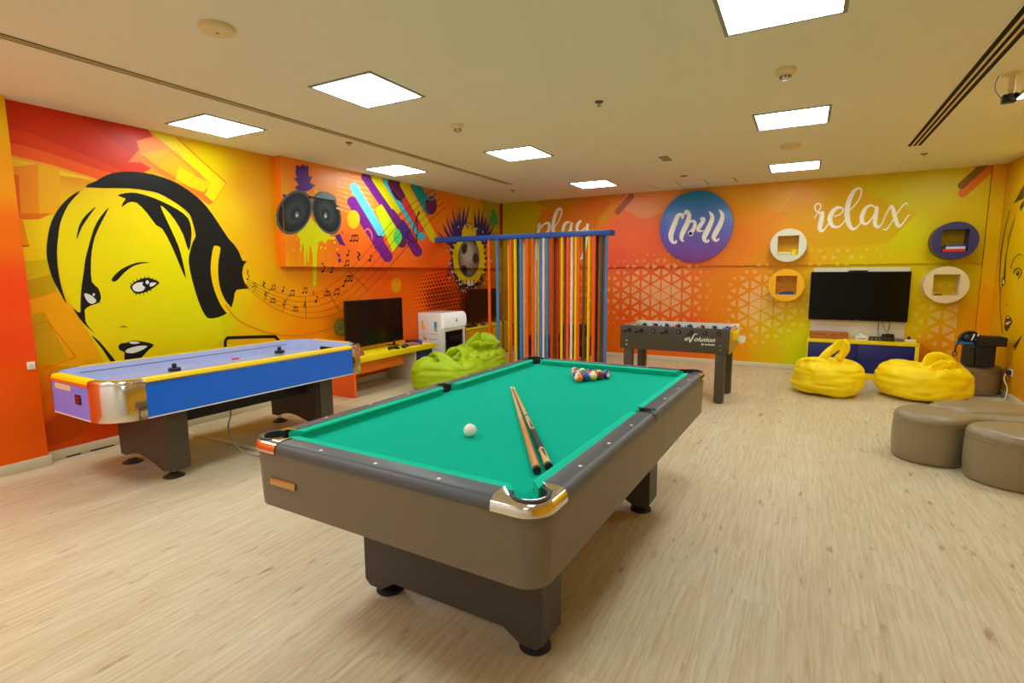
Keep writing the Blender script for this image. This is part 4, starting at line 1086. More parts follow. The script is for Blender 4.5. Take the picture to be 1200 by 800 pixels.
for i, x in enumerate(RX):
    m = MB(); near = i in (0, 1, 3, 5)
    m.cyl((x, -.09 if near else -.012, RZ), (x, FW+(.012 if near else .2), RZ), .0075, n=12); rod = m.build('rod', M['steel'], fo)
    m = MB(); m.lathe([(.012,-.22),(.017,-.212),(.017,-.2),(.014,-.16),(.016,-.1),(.013,-.088)], c=(x, 0, RZ), axis='y', n=14) if near else m.lathe([(.013,FW+.09),(.016,FW+.1),(.014,FW+.16),(.017,FW+.2),(.012,FW+.22)], c=(x, 0, RZ), axis='y', n=14)
    m.build('handle', M['rubber'], rod)
    m = MB()
    for y in (-.006, FW-.036): m.lathe([(.024,y-.004),(.026,y),(.026,y+.008),(.012,y+.012)], c=(x, 0, RZ), axis='y', n=18)
    m.lathe([(.02,FW-.09),(.024,FW-.086),(.024,FW-.05),(.02,FW-.046)], c=(x, 0, RZ), axis='y', n=18)
    m.lathe([(.02,.046),(.024,.05),(.024,.086),(.02,.09)], c=(x, 0, RZ), axis='y', n=18)
    m.build('rod_bearing', M['rubber'], rod)
    k = men[i]
    for j in range(k):
        y = FW*(j+.5)/k if k > 1 else FW/2
        m = MB(); m.box(x-.009, x+.009, y-.014, y+.014, RZ-.02, RZ+.02, bev=.004); m.sphere((x, y, RZ+.031), .0105, u=10, v=8)
        m.loft([[(x-.008,y-.012,RZ-.018),(x+.008,y-.012,RZ-.018),(x+.008,y+.012,RZ-.018),(x-.008,y+.012,RZ-.018)],[(x-.006,y-.009,RZ-.05),(x+.006,y-.009,RZ-.05),(x+.006,y+.009,RZ-.05),(x-.006,y+.009,RZ-.05)],[(x-.009,y-.011,RZ-.074),(x+.009,y-.011,RZ-.074),(x+.009,y+.011,RZ-.074),(x-.009,y+.011,RZ-.074)]])
        m.build('player_figure', M['red'] if team[i] == 'r' else M['blue'], rod)
# score beads, ball cup, bottle holder at the right end
m = MB(); m.prism(rrect(-.05, .05, -.06, .06, .02, 5), FL+.03, FL+.06, axis='x'); bm_ = m.build('ball_cup', M['foosy'], fo, loc=(0, .24, FZ-.09)); bm_['label'] = 'yellow ball cup'
m = MB(); m.lathe([(.03,-.06),(.045,-.05),(.055,.02),(.05,.02),(.04,-.045),(.026,-.054)], c=(FL+.075, .36, FZ-.13), n=20, cap0=True, cap1=False); m.build('cup_holder', M['whitegloss'], fo)
m = MB(); m.box(FL, FL+.035, .19, .29, FZ-.14, FZ-.04, bev=.006); m.build('cup_bracket', M['foosy'], fo)
m = MB(); m.box(FL-.03, FL+.012, FW-.06, FW+.03, FB+.06, FZ-.0, bev=.005); m.build('end_bracket', M['white'], fo)
m = MB(); m.cyl((FL-.04, .07, FZ-.012), (FL-.04, .30, FZ-.012), .016, n=12); m.build('score_counter', M['blue'], fo)
m = MB(); m.cyl((.04, .07, FZ-.012), (.04, .5, FZ-.012), .012, n=12); m.build('score_counter', M['red'], fo)
# lettering on the front panel
def text_bm(body, size, shear=0, bold=0):
    cu = bpy.data.curves.new('lettering', 'FONT'); cu.body = body; cu.size = size; cu.shear = shear; cu.offset = bold; cu.extrude = 0
    ob = bpy.data.objects.new('lettering', cu); COL.objects.link(ob)
    dg = bpy.context.evaluated_depsgraph_get(); me = bpy.data.meshes.new_from_object(ob.evaluated_get(dg))
    bpy.data.objects.remove(ob); b = bmesh.new(); b.from_mesh(me); bpy.data.meshes.remove(me); return b
m = MB()
def put(body, size, x, z, shear=.3, bold=.0012, sx=1):
    b = text_bm(body, size, shear, bold)
    for v in b.verts: v.co = Vector((x+v.co.x*sx, -.0012, z+v.co.y))
    m.merge(b, 0)
put('e', .072, .765, FB+.135, sx=1.15); put('olution', .072, .872, FB+.135, sx=1.12); put('by garlando', .03, .955, FB+.095, sx=1.05)
m.face([(.812,-.0012,FB+.178),(.826,-.0012,FB+.178),(.836,-.0012,FB+.142),(.872,-.0012,FB+.215),(.888,-.0012,FB+.222),(.842,-.0012,FB+.118),(.826,-.0012,FB+.118)])
m.face([(.868,-.0013,FB+.205),(.905,-.0013,FB+.212),(.912,-.0013,FB+.222),(.874,-.0013,FB+.217)])
m.build('panel_lettering', M['white'], fo, smooth=False, fixn=False)

# ================================================================== POLE SCREEN
sc_ = thing('pole_screen', 'see-through divider of coloured poles under a blue beam', 'room divider', (-3.75, 7.05, 0))
m = MB(); m.box(-1.448, 1.45, -.1, .1, 1.99, 2.06, bev=.004); o = m.build('top_beam', M['barblue'], sc_); o['label'] = 'blue top beam'
m = MB(); m.box(-.62, 1.46, -.1, .1, 0, .05, bev=.004); m.build('base_beam', M['barblue'], sc_)
PX = [(573.6,'o',0,4.0),(583.2,'b',0,4.2),(589.3,'l',1,3.2),(596.3,'y',1,2.8),(598.6,'o',0,3.8),(604,'y',0,3.8),(607.8,'g',1,3.6),(610.6,'b',0,4.4),(614,'w',1,2.6),(617.6,'o',0,4.2),(616,'y',1,2.6),(624.3,'o',0,4.0),(627.4,'w',1,2.8),(630.6,'y',1,2.6),(633.2,'b',0,3.8),(637,'w',0,3.6),(641.2,'b',0,4.2),
  (646.6,'r',0,4.4),(650.2,'l',1,3.4),(653.4,'r',1,3.6),(658.3,'y',0,3.6),(662.4,'p',1,3.2),(665.2,'o',0,4.0),(669.8,'w',0,3.8),(674.6,'y',0,3.6),(677.8,'o',0,3.8),(684,'l',1,3.4),(689.8,'y',0,3.8),(695.6,'o',0,4.8),(699,'k',1,4.0),(702.2,'t',1,3.2),(705,'g',0,3.8),(707.3,'p',1,2.6),(709.9,'b',0,3.8)]
for px, k, row, w in PX:
    y = 6.99 if row == 0 else 7.11
    p = on(px, 350, 1, y); dep = (p-CAM).dot(AX[2]); r = w*dep/F/2*.86
    m = MB(); m.cyl((p.x+3.75, y-7.05, .045), (p.x+3.75, y-7.05, 1.995), r, n=12); m.build('pole', POLE[k], sc_)

# ================================================================== FURNITURE ON THE LEFT WALL
def boxobj(nm, b, mt, parent=None, bev=0, lab=None, loc=None):
    m = MB(); m.box(*b, bev=bev); o = m.build(nm, mt, parent, smooth=bool(bev), loc=loc)
    if lab: o['label'] = lab
    return o
dk_ = thing('games_desk', 'long low desk with yellow top and orange end along the left wall', 'desk', (-5.0, 5.4, 0))
boxobj('desk_top', (-.30, .32, -.80, .82, .42, .49), M['yellow'], dk_, .004, 'yellow desk top')
boxobj('end_panel', (-.28, .30, -.795, -.755, 0, .4195), M['orangep'], dk_, .003, 'bright orange end panel')
boxobj('apron_panel', (.235, .26, -.754, .17, .27, .4195), M['orangem'], dk_)
boxobj('divider_panel', (-.28, .25, .43, .46, 0, .4195), M['greyw'], dk_, .002, 'off-white upright panel')
boxobj('cupboard_body', (-.28, .24, .461, .81, .03, .4195), M['navy'], dk_, .002)
boxobj('cupboard_door', (.2405, .262, .465, .808, .06, .412), M['navy'], dk_, .002, 'navy cupboard door')
def tv(name, label, loc, w, h, rz, scr, stand=True, wallgap=0):
    """screen facing local -Y"""
    t = thing(name, label, 'television', loc, rz)
    z0 = .06 if stand else 0
    boxobj('tv_body', (-w/2, w/2, 0, .035, z0, z0+h), M['bezel'], t, .006)
    boxobj('tv_back', (-w*.32, w*.32, .035, .065, z0+h*.12, z0+h*.7), M['black'], t, .01)
    boxobj('screen', (-w/2+.008, w/2-.008, -.0015, .001, z0+.014, z0+h-.008), scr, t)
    boxobj('maker_badge', (-.018, .018, -.003, -.001, z0+.003, z0+.01), M['steel'], t)
    if stand:
        m = MB()
        for s in (-1, 1):
            m.box(s*w*.33-.012, s*w*.33+.012, -.09, .13, 0, .012, bev=.003); m.box(s*w*.33-.01, s*w*.33+.01, 0, .03, .01, z0+.01, bev=.002)
        m.build('tv_stand', M['black'], t)
    return t
tv('television', 'black TV standing on the yellow desk by the left wall', (-5.03, 5.38, .49), 1.085, .61, PI/2, M['screenb'])
boxobj_l = []
def pad(label, loc, rz, mt, grp=None):
    t = thing('game_controller', label, 'game controller', loc, rz, grp)
    m = MB(); m.box(-.045, .045, -.022, .022, .01, .036, bev=.01); m.build('controller_body', mt, t)
    for s in (-1, 1):
        m = MB(); m.tube([(s*.045, 0, .025), (s*.062, -.03, .02), (s*.066, -.062, .018)], [.02, .018, .012], 10); m.build('grip', mt, t)
        m = MB(); m.lathe([(.006,.034),(.006,.042),(.009,.044),(.008,.048),(0,.049)], c=(s*.02, -.012, 0), n=12); m.build('thumb_stick', M['rubber'], t)
pad('black game controller at the desk edge, nearer the middle', (-4.80, 5.42, .49), 1.2, M['black']); pad('black game controller at the desk edge, closer to the fridge', (-4.78, 5.62, .49), 2.0, M['black'])
m = MB(); m.box(-4.90, -4.80, 5.2, 5.4, .49, .506, bev=.002); tag(m.build('yellow_case', M['foosy'], None), 'flat yellow case lying under the front of the desk TV', 'game case')
m = MB(); m.box(-4.98, -4.76, 4.72, 4.86, .49, .525, bev=.004); tag(m.build('red_notebook', mat('dusty_red_cover', (160, 84, 70), .6), None), 'dusty red book at the near end of the yellow desk', 'book')
def book(nm, label, c, sz, mt, rz=0, grp=None, cat='book'):
    t = thing(nm, label, cat, c, rz, grp); x, y, z = sz
    boxobj('cover', (-x/2, x/2, -y/2, y/2, 0, .003), mt, t); boxobj('cover', (-x/2, x/2, -y/2, y/2, z-.003, z), mt, t)
    boxobj('spine', (-x/2, x/2, -y/2, -y/2+.003, .003, z-.003), mt, t)
    boxobj('pages', (-x/2+.004, x/2-.004, -y/2+.003, y/2-.005, .003, z-.003), M['white'], t)
    return t
book('book', 'white-paged book lying beside the blue can on the desk', (-4.85, 5.86, .49), (.2, .16, .03), mat('cover_pinkish', (170, 110, 100), .5), 1.4)
m = MB(); m.lathe([(.026,0),(.03,.004),(.03,.05),(.026,.06),(0,.06)], n=20); tag(m.build('blue_tin', M['blue'], None, loc=(-4.77, 5.97, .49)), 'small round blue tin on the right end of the desk', 'tin')
m = MB(); m.box(-5.05, -4.9, 5.98, 6.18, .49, .53, bev=.006); tag(m.build('game_console', M['black'], None), 'black console box at the back right of the yellow desk', 'console')

# mini fridge
fr = thing('display_fridge', 'white glass-door display fridge beside the yellow desk', 'fridge', (-5.05, 6.9, 0))
fw = .30
m = MB(); m.box(-.25, .2, -fw, fw, .03, .885, bev=.008); m.build('fridge_cabinet', M['whitegloss'], fr)
m = MB()
pr_ = [(.195,.655),(.25,.66),(.262,.70),(.266,.76),(.258,.82),(.235,.865),(.195,.886)]
m.loft([[(x, -fw, z) for x, z in pr_], [(x, fw, z) for x, z in pr_]]); o = m.build('header_sign', mat('lit_header', (238, 240, 236), .3, emit=.25), fr); o['label'] = 'rounded white header'
m = MB(); b_ = [(.0,.04),(.018,.02),(.022,-.005),(.01,-.03),(-.012,-.03),(-.022,-.008),(-.014,.01),(-.004,.006)]
m.face([(.2665+abs(z)*-.03, y+.02, .765+z) for y, z in b_]); m.build('header_emblem', M['hblue'], o, smooth=False, fixn=False)
d = boxobj('door', (.2, .235, -fw+.005, -fw+.055, .07, .645), M['white'], fr, .004)
boxobj('door_frame', (.2, .235, fw-.055, fw-.005, .07, .645), M['white'], d, .004); boxobj('door_frame', (.2, .235, -fw+.055, fw-.055, .60, .645), M['white'], d, .003); boxobj('door_frame', (.2, .235, -fw+.055, fw-.055, .07, .12), M['white'], d, .003)
boxobj('door_glass', (.214, .22, -fw+.055, fw-.055, .12, .60), M['glass'], d)
boxobj('interior', (.2005, .204, -fw+.05, fw-.05, .11, .61), M['fridgein'], fr)
for z in (.26, .43): boxobj('shelf', (.204, .213, -fw+.055, fw-.055, z, z+.02), M['white'], fr)
m = MB()
for k in range(6):
    m.lathe([(.022,.45),(.024,.455),(.024,.50),(.012,.53),(.012,.545),(0,.545)], c=(.204, -.1+k*.055, 0), n=12)
m2 = m.build('bottle_row', M['blackm'], fr)
for s in (-1, 1):
    for x in (-.2, .16): m = MB(); m.lathe([(.02,0),(.02,.032)], c=(x, s*.25, 0), n=12); m.build('fridge_foot', M['rubber'], fr)
# stickers on the fridge side (facing the camera)
def flat(nm, pts, mt, parent, y): m = MB(); m.face([(x, y, z) for x, z in pts]); return m.build(nm, mt, parent, smooth=False, fixn=False)
ys = -fw-.0008
flat('bottle_sticker', [(-.18,.74),(-.15,.74),(-.15,.70),(-.12,.66),(-.13,.62),(-.17,.62),(-.19,.67)], M['amber'], fr, ys); flat('bottle_sticker', [(-.175,.765),(-.155,.765),(-.152,.742),(-.178,.742)], M['box'], fr, ys)
flat('bottle_sticker', [(-.15,.56),(-.125,.57),(-.12,.54),(-.1,.5),(-.13,.49),(-.15,.5)], M['cream'], fr, ys); flat('bottle_sticker', [(-.15,.49),(-.09,.495),(-.09,.465),(-.15,.46)], M['ochre'], fr, ys)
flat('can_sticker', [(.06,.755),(.12,.755),(.12,.665),(.06,.665)], mat('sticker_blue', (80, 160, 210), .4), fr, ys); flat('can_sticker', [(.06,.664),(.12,.664),(.115,.60),(.065,.60)], mat('sticker_green', (120, 200, 140), .4), fr, ys)
for i, z in enumerate((.565, .485, .40, .33, .27)): flat('printed_line', [(-.02-.02*(i % 2),z),(.13,z),(.13,z-.008),(-.02-.02*(i % 2),z-.008)], M['vent'], fr, ys)
flat('printed_line', [(-.17,.832),(.1,.832),(.1,.822),(-.17,.822)], M['cream'], fr, ys)

cb = thing('low_cabinet', 'ochre low cabinet in the far left corner behind the poles', 'cabinet', (-5.09, 8.15, 0))
boxobj('cabinet_carcass', (-.20, .19, -.80, .80, .02, .545), M['ochre'], cb, .003)
boxobj('cabinet_top', (-.21, .21, -.81, .81, .545, .578), M['yellow'], cb, .004)
boxobj('door', (.19, .208, -.76, -.02, .05, .53), M['ochre'], cb, .003); boxobj('door', (.19, .208, .02, .76, .05, .53), M['ochre'], cb, .003)
boxobj('plinth', (-.18, .17, -.78, .78, 0, .02), M['blackm'], cb)
tv('television', 'black TV on the ochre cabinet behind the coloured poles', (-5.14, 8.33, .578), 1.06, .57, PI/2, mat('tv_glass_brown', (26, 17, 10), .3, 0, .4))
m = MB(); m.box(-5.0, -4.92, 7.5, 7.75, .578, .61, bev=.006); tag(m.build('set_top_box', M['black'], None), 'small black box on the ochre cabinet next to the TV', 'console')
m = MB(); m.box(-4.96, -4.90, 7.9, 8.0, .578, .615, bev=.01); tag(m.build('blue_gadget', M['blue'], None), 'little blue gadget in front of the TV behind the poles', 'gadget')
# seats half hidden behind the poles
def armchair(label, loc, rz, c1, c2):
    t = thing('armchair', label, 'chair', loc, rz)
    boxobj('seat', (-.24, .24, -.24, .22, .12, .32), c1, t, .04); boxobj('backrest', (-.26, .26, .2, .32, .12, .62), c2, t, .05)
    for s in (-1, 1): boxobj('armrest', (min(s*.24, s*.34), max(s*.24, s*.34), -.24, .3, .1, .44), c1, t, .035)
    for x in (-.26, .26):
        for y in (-.18, .24): m = MB(); m.lathe([(.018,0),(.022,.11)], c=(x, y, 0), n=10); m.build('leg', M['black'], t)
armchair('low maroon armchair half hidden behind the right-hand poles', (-3.38, 8.2, 0), .1, M['maroon'], mat('dark_maroon', (60, 18, 18), .7))
cu = thing('navy_stool', 'dark navy box stool behind the blue poles', 'stool', (-3.98, 8.2, 0))
boxobj('stool_body', (-.22, .22, -.2, .2, .03, .36), mat('dark_navy_fabric', (28, 30, 74), .6), cu, .015); boxobj('stool_cushion', (-.22, .22, -.2, .2, .36, .42), mat('maroon_cushion', (80, 26, 26), .7), cu, .02)
for x in (-.18, .18):
    for y in (-.16, .16): m = MB(); m.lathe([(.016,0),(.016,.032)], c=(x, y, 0), n=10); m.build('leg', M['black'], cu)

# ================================================================== BEANBAGS
def beanbag(label, loc, rz, rx, ry, h, seed, flaps, mt, group, dent=(0, 0), crease=1.15):
    bm = bmesh.new(); U, V = 96, 48; sv = Vector((seed*3.1, seed*1.7, seed*.9))
    rows = []
    for j in range(V+1):
        ph = -PI/2+PI*j/V; row = []
        cz = math.copysign(abs(math.sin(ph))**.62, math.sin(ph)); cr = max(1e-4, math.cos(ph))**.40
        for i in range(U):
            th = 2*PI*i/U; c, s = math.cos(th), math.sin(th)
            ct = math.copysign(abs(c)**.9, c); st = math.copysign(abs(s)**.9, s)
            x, y, z = rx*cr*ct, ry*cr*st, h*.5+h*.5*cz
            q = Vector((x, y, z))
            # sag outward low, drape wrinkles
            bul = 1+.05*math.cos((z/h-.35)*PI)
            q.x *= bul; q.y *= bul
            lo = noise.noise(q*2.6+sv)*.045
            w1 = (1-abs(noise.noise(Vector((q.x*3.2, q.y*3.2, q.z*13))+sv)))**3*.030*crease*(1 if z < h*.75 else .4)
            n = Vector((c, s, 0)) if abs(cz) < .9 else Vector((c*.3, s*.3, cz))
            q += n*(lo-w1)
            if cz > .55:   # dished, pleated top around the knot
                d = math.hypot(q.x-dent[0], q.y-dent[1])/max(rx, ry); a = math.atan2(q.y-dent[1], q.x-dent[0])
                q.z -= h*.13*math.exp(-(d/.38)**2)
                q.z += .020*math.sin(a*9+seed+3*noise.noise(q*4+sv))*math.exp(-((d-.42)/.25)**2)
                q.z -= .03*(1-abs(noise.noise(q*4.5+sv*2)))**6
            if q.z < .004: q.z = .004*0
            row.append(bm.verts.new(q))
        rows.append(row)
    for a, b in zip(rows, rows[1:]):
        for i in range(U):
            j = (i+1) % U; bm.faces.new((a[i], a[j], b[j], b[i]))
    bm.faces.new(list(reversed(rows[0]))); bm.faces.new(rows[-1])
    mb = MB(); mb.merge(bm, 0)
    for path in flaps:   # folded cloth ends: (x, y, z, half width, half thickness, roll)
        P_ = spline(path, 6); rings = []
        for i, p in enumerate(P_):
            a, b = Vector(P_[max(0, i-1)][:3]), Vector(P_[min(len(P_)-1, i+1)][:3]); t = (b-a).normalized()
            side = Vector((math.cos(p[5]), math.sin(p[5]), 0)); side = (side-t*side.dot(t)).normalized(); up = t.cross(side)
            r = []
            for k in range(18):
                an = 2*PI*k/18; wr = 1+.16*math.sin(3*an+i*.5+seed)
                r.append(Vector(p[:3])+side*(p[3]*math.cos(an)*wr)+up*(p[4]*math.sin(an)*wr))
            rings.append(r)
        mb.loft(rings)
    o = mb.build('beanbag', mt, None, ang=180)
    rm = o.modifiers.new('fuse', 'REMESH'); rm.mode = 'VOXEL'; rm.voxel_size = .011; rm.use_smooth_shade = True
    sm = o.modifiers.new('soften', 'SMOOTH'); sm.factor = .5; sm.iterations = 3
    o.location = loc; o.rotation_euler = (0, 0, rz)
    return tag(o, label, 'beanbag', group)
YV = .5   # view heading
beanbag('yellow beanbag with a tall folded loop, in front of the blue doors', (.31, 7.50, 0), 0, .385, .37, .43, 1,
  [[(-.13,-.12,.36,.04,.035,.4),(-.06,-.08,.44,.05,.035,.5),(.02,-.03,.53,.055,.03,.6),(.09,.02,.60,.06,.03,.7),(.15,.05,.63,.06,.03,.7),(.185,.06,.59,.055,.03,.7),(.16,.05,.51,.055,.035,.7),(.10,.03,.42,.055,.04,.7)],
   [(-.30,-.10,.38,.05,.03,.3),(-.18,-.16,.43,.06,.03,.3),(-.06,-.20,.42,.05,.025,.5),(.02,-.20,.36,.035,.02,.5)]], M['sun'], 'yellow beanbags by the television', (0, -.05))
beanbag('wider yellow beanbag with a crumpled top knot, beside the taupe stools', (1.29, 7.72, 0), .1, .44, .40, .42, 2,
  [[(-.02,-.06,.34,.08,.05,.6),(.05,-.02,.43,.10,.04,.6),(.12,.02,.49,.08,.035,.6),(.20,.05,.46,.09,.035,.6),(.28,.07,.37,.09,.05,.6)],
   [(.02,-.14,.36,.06,.035,.2),(.12,-.15,.42,.06,.03,.2),(.22,-.12,.42,.06,.03,.4),(.32,-.03,.37,.06,.04,.6)]], M['sun'], 'yellow beanbags by the television', (.12, 0))
beanbag('lime green beanbag nearer the desk, close behind the green table', (-3.98, 5.55, 0), .3, .46, .43, .43, 3,
  [[(-.26,-.02,.40,.04,.03,1.0),(-.16,-.08,.47,.055,.03,.8),(-.04,-.16,.47,.07,.03,.5),(.08,-.24,.40,.07,.035,.3),(.15,-.28,.33,.05,.03,.3)],
   [(-.04,.0,.42,.06,.04,.8),(.06,.04,.49,.07,.035,.9),(.15,.06,.53,.065,.03,1.0),(.21,.03,.48,.06,.03,1.0),(.22,-.03,.40,.06,.04,1.0)],
   [(.12,.12,.40,.05,.035,.4),(.25,.12,.45,.055,.035,.3),(.36,.06,.40,.06,.04,.3)]], M['lime'], 'lime green beanbags', (.0, -.04), 1.3)
beanbag('lime green beanbag farther back, in front of the white fridge', (-4.17, 6.50, 0), .1, .455, .40, .45, 4,
  [[(-.08,-.10,.42,.06,.04,.5),(.0,-.06,.52,.07,.035,.5),(.08,-.02,.585,.07,.03,.5),(.17,.02,.57,.07,.03,.5),(.26,.05,.53,.065,.03,.5),(.32,.06,.46,.06,.04,.5)],
   [(.0,-.16,.44,.045,.03,.3),(.10,-.17,.49,.06,.03,.3),(.21,-.13,.50,.06,.03,.4),(.30,-.05,.48,.05,.03,.6)]], M['lime'], 'lime green beanbags', (.14, -.08), 1.3)

# ================================================================== OTTOMANS
def ottoman(label, outline_, h):
    N = 72
    P_ = spline(outline_, 8, True)
    cx = sum(p[0] for p in P_)/len(P_); cy = sum(p[1] for p in P_)/len(P_)
    P_ = [(p[0]-cx, p[1]-cy) for p in P_]
    n = len(P_); nr = []
    for k in range(n):
        a, b = P_[k-2], P_[(k+2) % n]; dx, dy = b[0]-a[0], b[1]-a[1]; d = math.hypot(dx, dy); nr.append((dy/d, -dx/d))
    t = thing('ottoman', label, 'ottoman', (cx, cy, 0), 0, 'taupe leather ottomans')
    def R(d, z): return [(p[0]+q[0]*d, p[1]+q[1]*d, z) for p, q in zip(P_, nr)]
    prof_ = [(-.03,.0),(-.012,.006),(-.006,.03),(.0,.09),(.003,h*.45),(.001,h-.11),(-.006,h-.075),(-.002,h-.06),(-.002,h-.045),(-.010,h-.028),(-.026,h-.012),(-.05,h-.003),(-.075,h)]
    m = MB(); m.loft([R(d, z) for d, z in prof_]); m.build('cushion_body', M['leather'], t, ang=60)
    m = MB(); q = R(-.0035, h-.071); q.append(q[0]); m.tube(q, .0042, 6); m.build('top_seam', M['piping'], t)
    m = MB(); k = min(range(n), key=lambda k: P_[k][1]+.25*P_[k][0])
    m.tube([R(d+.0008, z)[k] for d, z in prof_[2:7]], .0025, 6); m.build('side_seam', M['piping'], t)
    return t
def circ(x, y, rx, ry): return [(x+rx*math.cos(2*PI*k/14), y+ry*math.sin(2*PI*k/14)) for k in range(14)]
ottoman('large front-left taupe leather ottoman of the joined cluster', [(.70,5.22),(.745,5.07),(.85,4.985),(1.0,4.965),(1.11,5.02),(1.19,5.115),(1.30,5.185),(1.45,5.195),(1.62,5.20),(1.74,5.27),(1.72,5.38),(1.55,5.41),(1.36,5.365),(1.2,5.325),(1.08,5.38),(1.0,5.48),(.88,5.51),(.76,5.40)], .387)
ottoman('round taupe ottoman nearest the camera, cut off by the right edge', circ(1.425, 4.885, .33, .272), .385)
ottoman('taupe ottoman at the back of the joined cluster, in front of the wider yellow beanbag', [(.98,5.60),(1.06,5.475),(1.19,5.425),(1.38,5.465),(1.56,5.52),(1.72,5.60),(1.78,5.76),(1.66,5.93),(1.45,5.965),(1.25,5.90),(1.07,5.78)], .375)
ottoman('single taupe ottoman in the corner carrying the black boxes', circ(1.825, 8.36, .315, .29), .36)

# ================================================================== TV CORNER AT THE BACK WALL
cs = thing('media_console', 'low yellow-framed console with blue doors under the wall TV', 'console', (.735, 8.865, 0))
boxobj('console_top', (-.65, .65, -.195, .19, .488, .527), M['yellow'], cs, .003); boxobj('console_side', (.605, .65, -.195, .19, 0, .488), M['yellow'], cs, .003)
boxobj('console_side', (-.65, -.635, -.195, .19, 0, .488), M['yellow'], cs, .002); boxobj('console_base', (-.634, .604, -.195, .19, 0, .085), M['yellow'], cs, .003)
boxobj('console_back', (-.634, .604, .17, .19, .085, .488), M['navy'], cs)
boxobj('door', (-.633, -.042, -.187, -.168, .088, .486), M['navy'], cs, .002, 'blue door'); boxobj('door', (-.038, .603, -.187, -.168, .088, .486), M['navy'], cs, .002, 'blue door')
pn = boxobj('wall_panel', (.115, 1.262, 9.045, 9.073, .53, 1.535), M['greyw'], None, .003)
tag(pn, 'off-white backing panel on the wall behind the large TV', 'panel')
tvr = tv('television', 'large black wall-mounted TV between the round shelves', (.678, 8.985, .785), 1.195, .695, 0, M['screen'], stand=False)
boxobj('wall_bracket', (-.2, .2, .065, .085, .2, .5), M['black'], tvr)
t = thing('sensor_bar', 'thin black sensor bar on top of the large wall TV', 'sensor', (.66, 8.99, 1.48)); boxobj('sensor_body', (-.115, .115, -.012, .03, 0, .018), M['black'], t, .004); boxobj('sensor_window', (-.08, .08, -.0135, -.0115, .004, .014), M['screen'], t)
t = thing('wooden_box', 'long flat brown wooden box on the left of the yellow console', 'box', (.35, 8.90, .527))
boxobj('box_base', (-.235, .235, -.1, .1, 0, .062), M['box'], t, .003); boxobj('box_lid', (-.24, .24, -.105, .105, .064, .092), M['box'], t, .004); boxobj('clasp', (-.02, .02, -.108, -.1, .045, .075), M['brass'], t)
t = thing('game_console', 'white game console with a dark slot on the yellow console', 'console', (.745, 8.90, .527))
boxobj('console_body', (-.07, .07, -.09, .09, 0, .055), M['white'], t, .004); boxobj('disc_slot', (-.05, .05, -.0915, -.089, .024, .032), M['dark'], t); boxobj('puck', (-.03, .02, -.03, .02, .055, .078), M['white'], t, .006)
t = thing('network_box', 'small black electronics with sockets right of the white console', 'electronics', (.92, 8.9, .527))
boxobj('box_body', (-.075, .075, -.05, .05, 0, .05), M['black'], t, .004)
for k in range(3): boxobj('port', (-.06+k*.045, -.035+k*.045, -.0515, -.0495, .015, .036), M['grey'], t)
t = thing('black_console', 'taller black device with a pad on top under the hanging cables', 'electronics', (1.055, 8.9, .527))
boxobj('device_body', (-.075, .075, -.08, .08, 0, .062), M['black'], t, .006); boxobj('device_lid', (-.065, .07, -.06, .06, .062, .098), M['rubber'], t, .012)
m = MB(); m.tube(spline([(-.05,-.06,.1),(-.02,-.07,.115),(.03,-.07,.11),(.06,-.06,.1)], 4), .008, 8); m.build('handle', M['steel'], t)
t = thing('power_brick', 'grey power brick toward the right of the yellow console', 'electronics', (1.195, 8.88, .527)); boxobj('brick_body', (-.045, .045, -.04, .04, 0, .045), M['grey'], t, .01); boxobj('brick_vent', (-.03, .03, -.042, -.039, .012, .034), M['rail'], t)
t = thing('power_strip', 'white power adapter with black plug at the console end', 'adapter', (1.315, 8.9, .527), -.2)
boxobj('strip_body', (-.06, .06, -.025, .025, 0, .032), M['white'], t, .006); boxobj('plug', (-.04, .0, -.02, .02, .032, .07), M['black'], t, .008); boxobj('rocker_switch', (.03, .045, -.008, .008, .031, .036), M['red'], t)
def cable(label, pts, r, mt): m = MB(); m.tube(spline(pts, 6), r, 6); o = m.build('cable', mt, tvr); o.matrix_parent_inverse = Matrix.Translation(tvr.location).inverted()
cable('left black cable hanging below the wall TV', [(.955,9.03,.80),(.952,9.03,.70),(.955,9.02,.62),(.965,8.97,.585)], .004, M['black'])
cable('right black cable hanging below the wall TV', [(1.075,9.03,.80),(1.08,9.03,.72),(1.07,9.02,.66),(1.065,8.98,.63)], .004, M['black'])
cable('thin cable drooping between the other two below the wall TV', [(1.0,9.03,.79),(1.01,9.03,.72),(1.03,9.02,.67),(1.045,8.98,.63)], .003, M['rail'])

# round wall shelves
def round_shelf(label, x, z, mt, y1, depth=.19, r=.24, q=.138, side=None):
    t = thing('round_shelf', label, 'wall shelf', (x, y1, z), 0, 'round wall shelves')
    N = 64; m = MB()
    sq = []
    for k in range(N):
        a = 2*PI*k/N; c, s = math.cos(a), math.sin(a); f = q/max(abs(c), abs(s)); sq.append((f*c, f*s))
    ci = [(r*math.cos(2*PI*k/N), r*math.sin(2*PI*k/N)) for k in range(N)]
    def R(P_, y): return [(p[0], y, p[1]) for p in P_]
    cj = [(p[0]*.985, p[1]*.985) for p in ci]
    m.loft([R(sq, 0), R(ci, 0), R(ci, -depth+.004), R(cj, -depth), R(sq, -depth), R(sq, -.0)], cap0=False, cap1=False)
    m.build('shelf_ring', mt, t, ang=40)
    return t
S1 = (-.237, 1.868); S2 = (-.232, 1.287); S3 = (1.668, 1.868); S4 = (1.632, 1.300)
round_shelf('white round wall shelf above the amber one', *S1, M['shelfwhite'], YBB); round_shelf('amber yellow round wall shelf beside the large TV', *S2, M['amber'], YB-.002, .22)
round_shelf('dark navy round wall shelf holding a stack of books', *S3, M['navyshelf'], YBB, .25); round_shelf('white round wall shelf right of the large TV, below the navy one', *S4, M['cream'], YB-.002, .22)
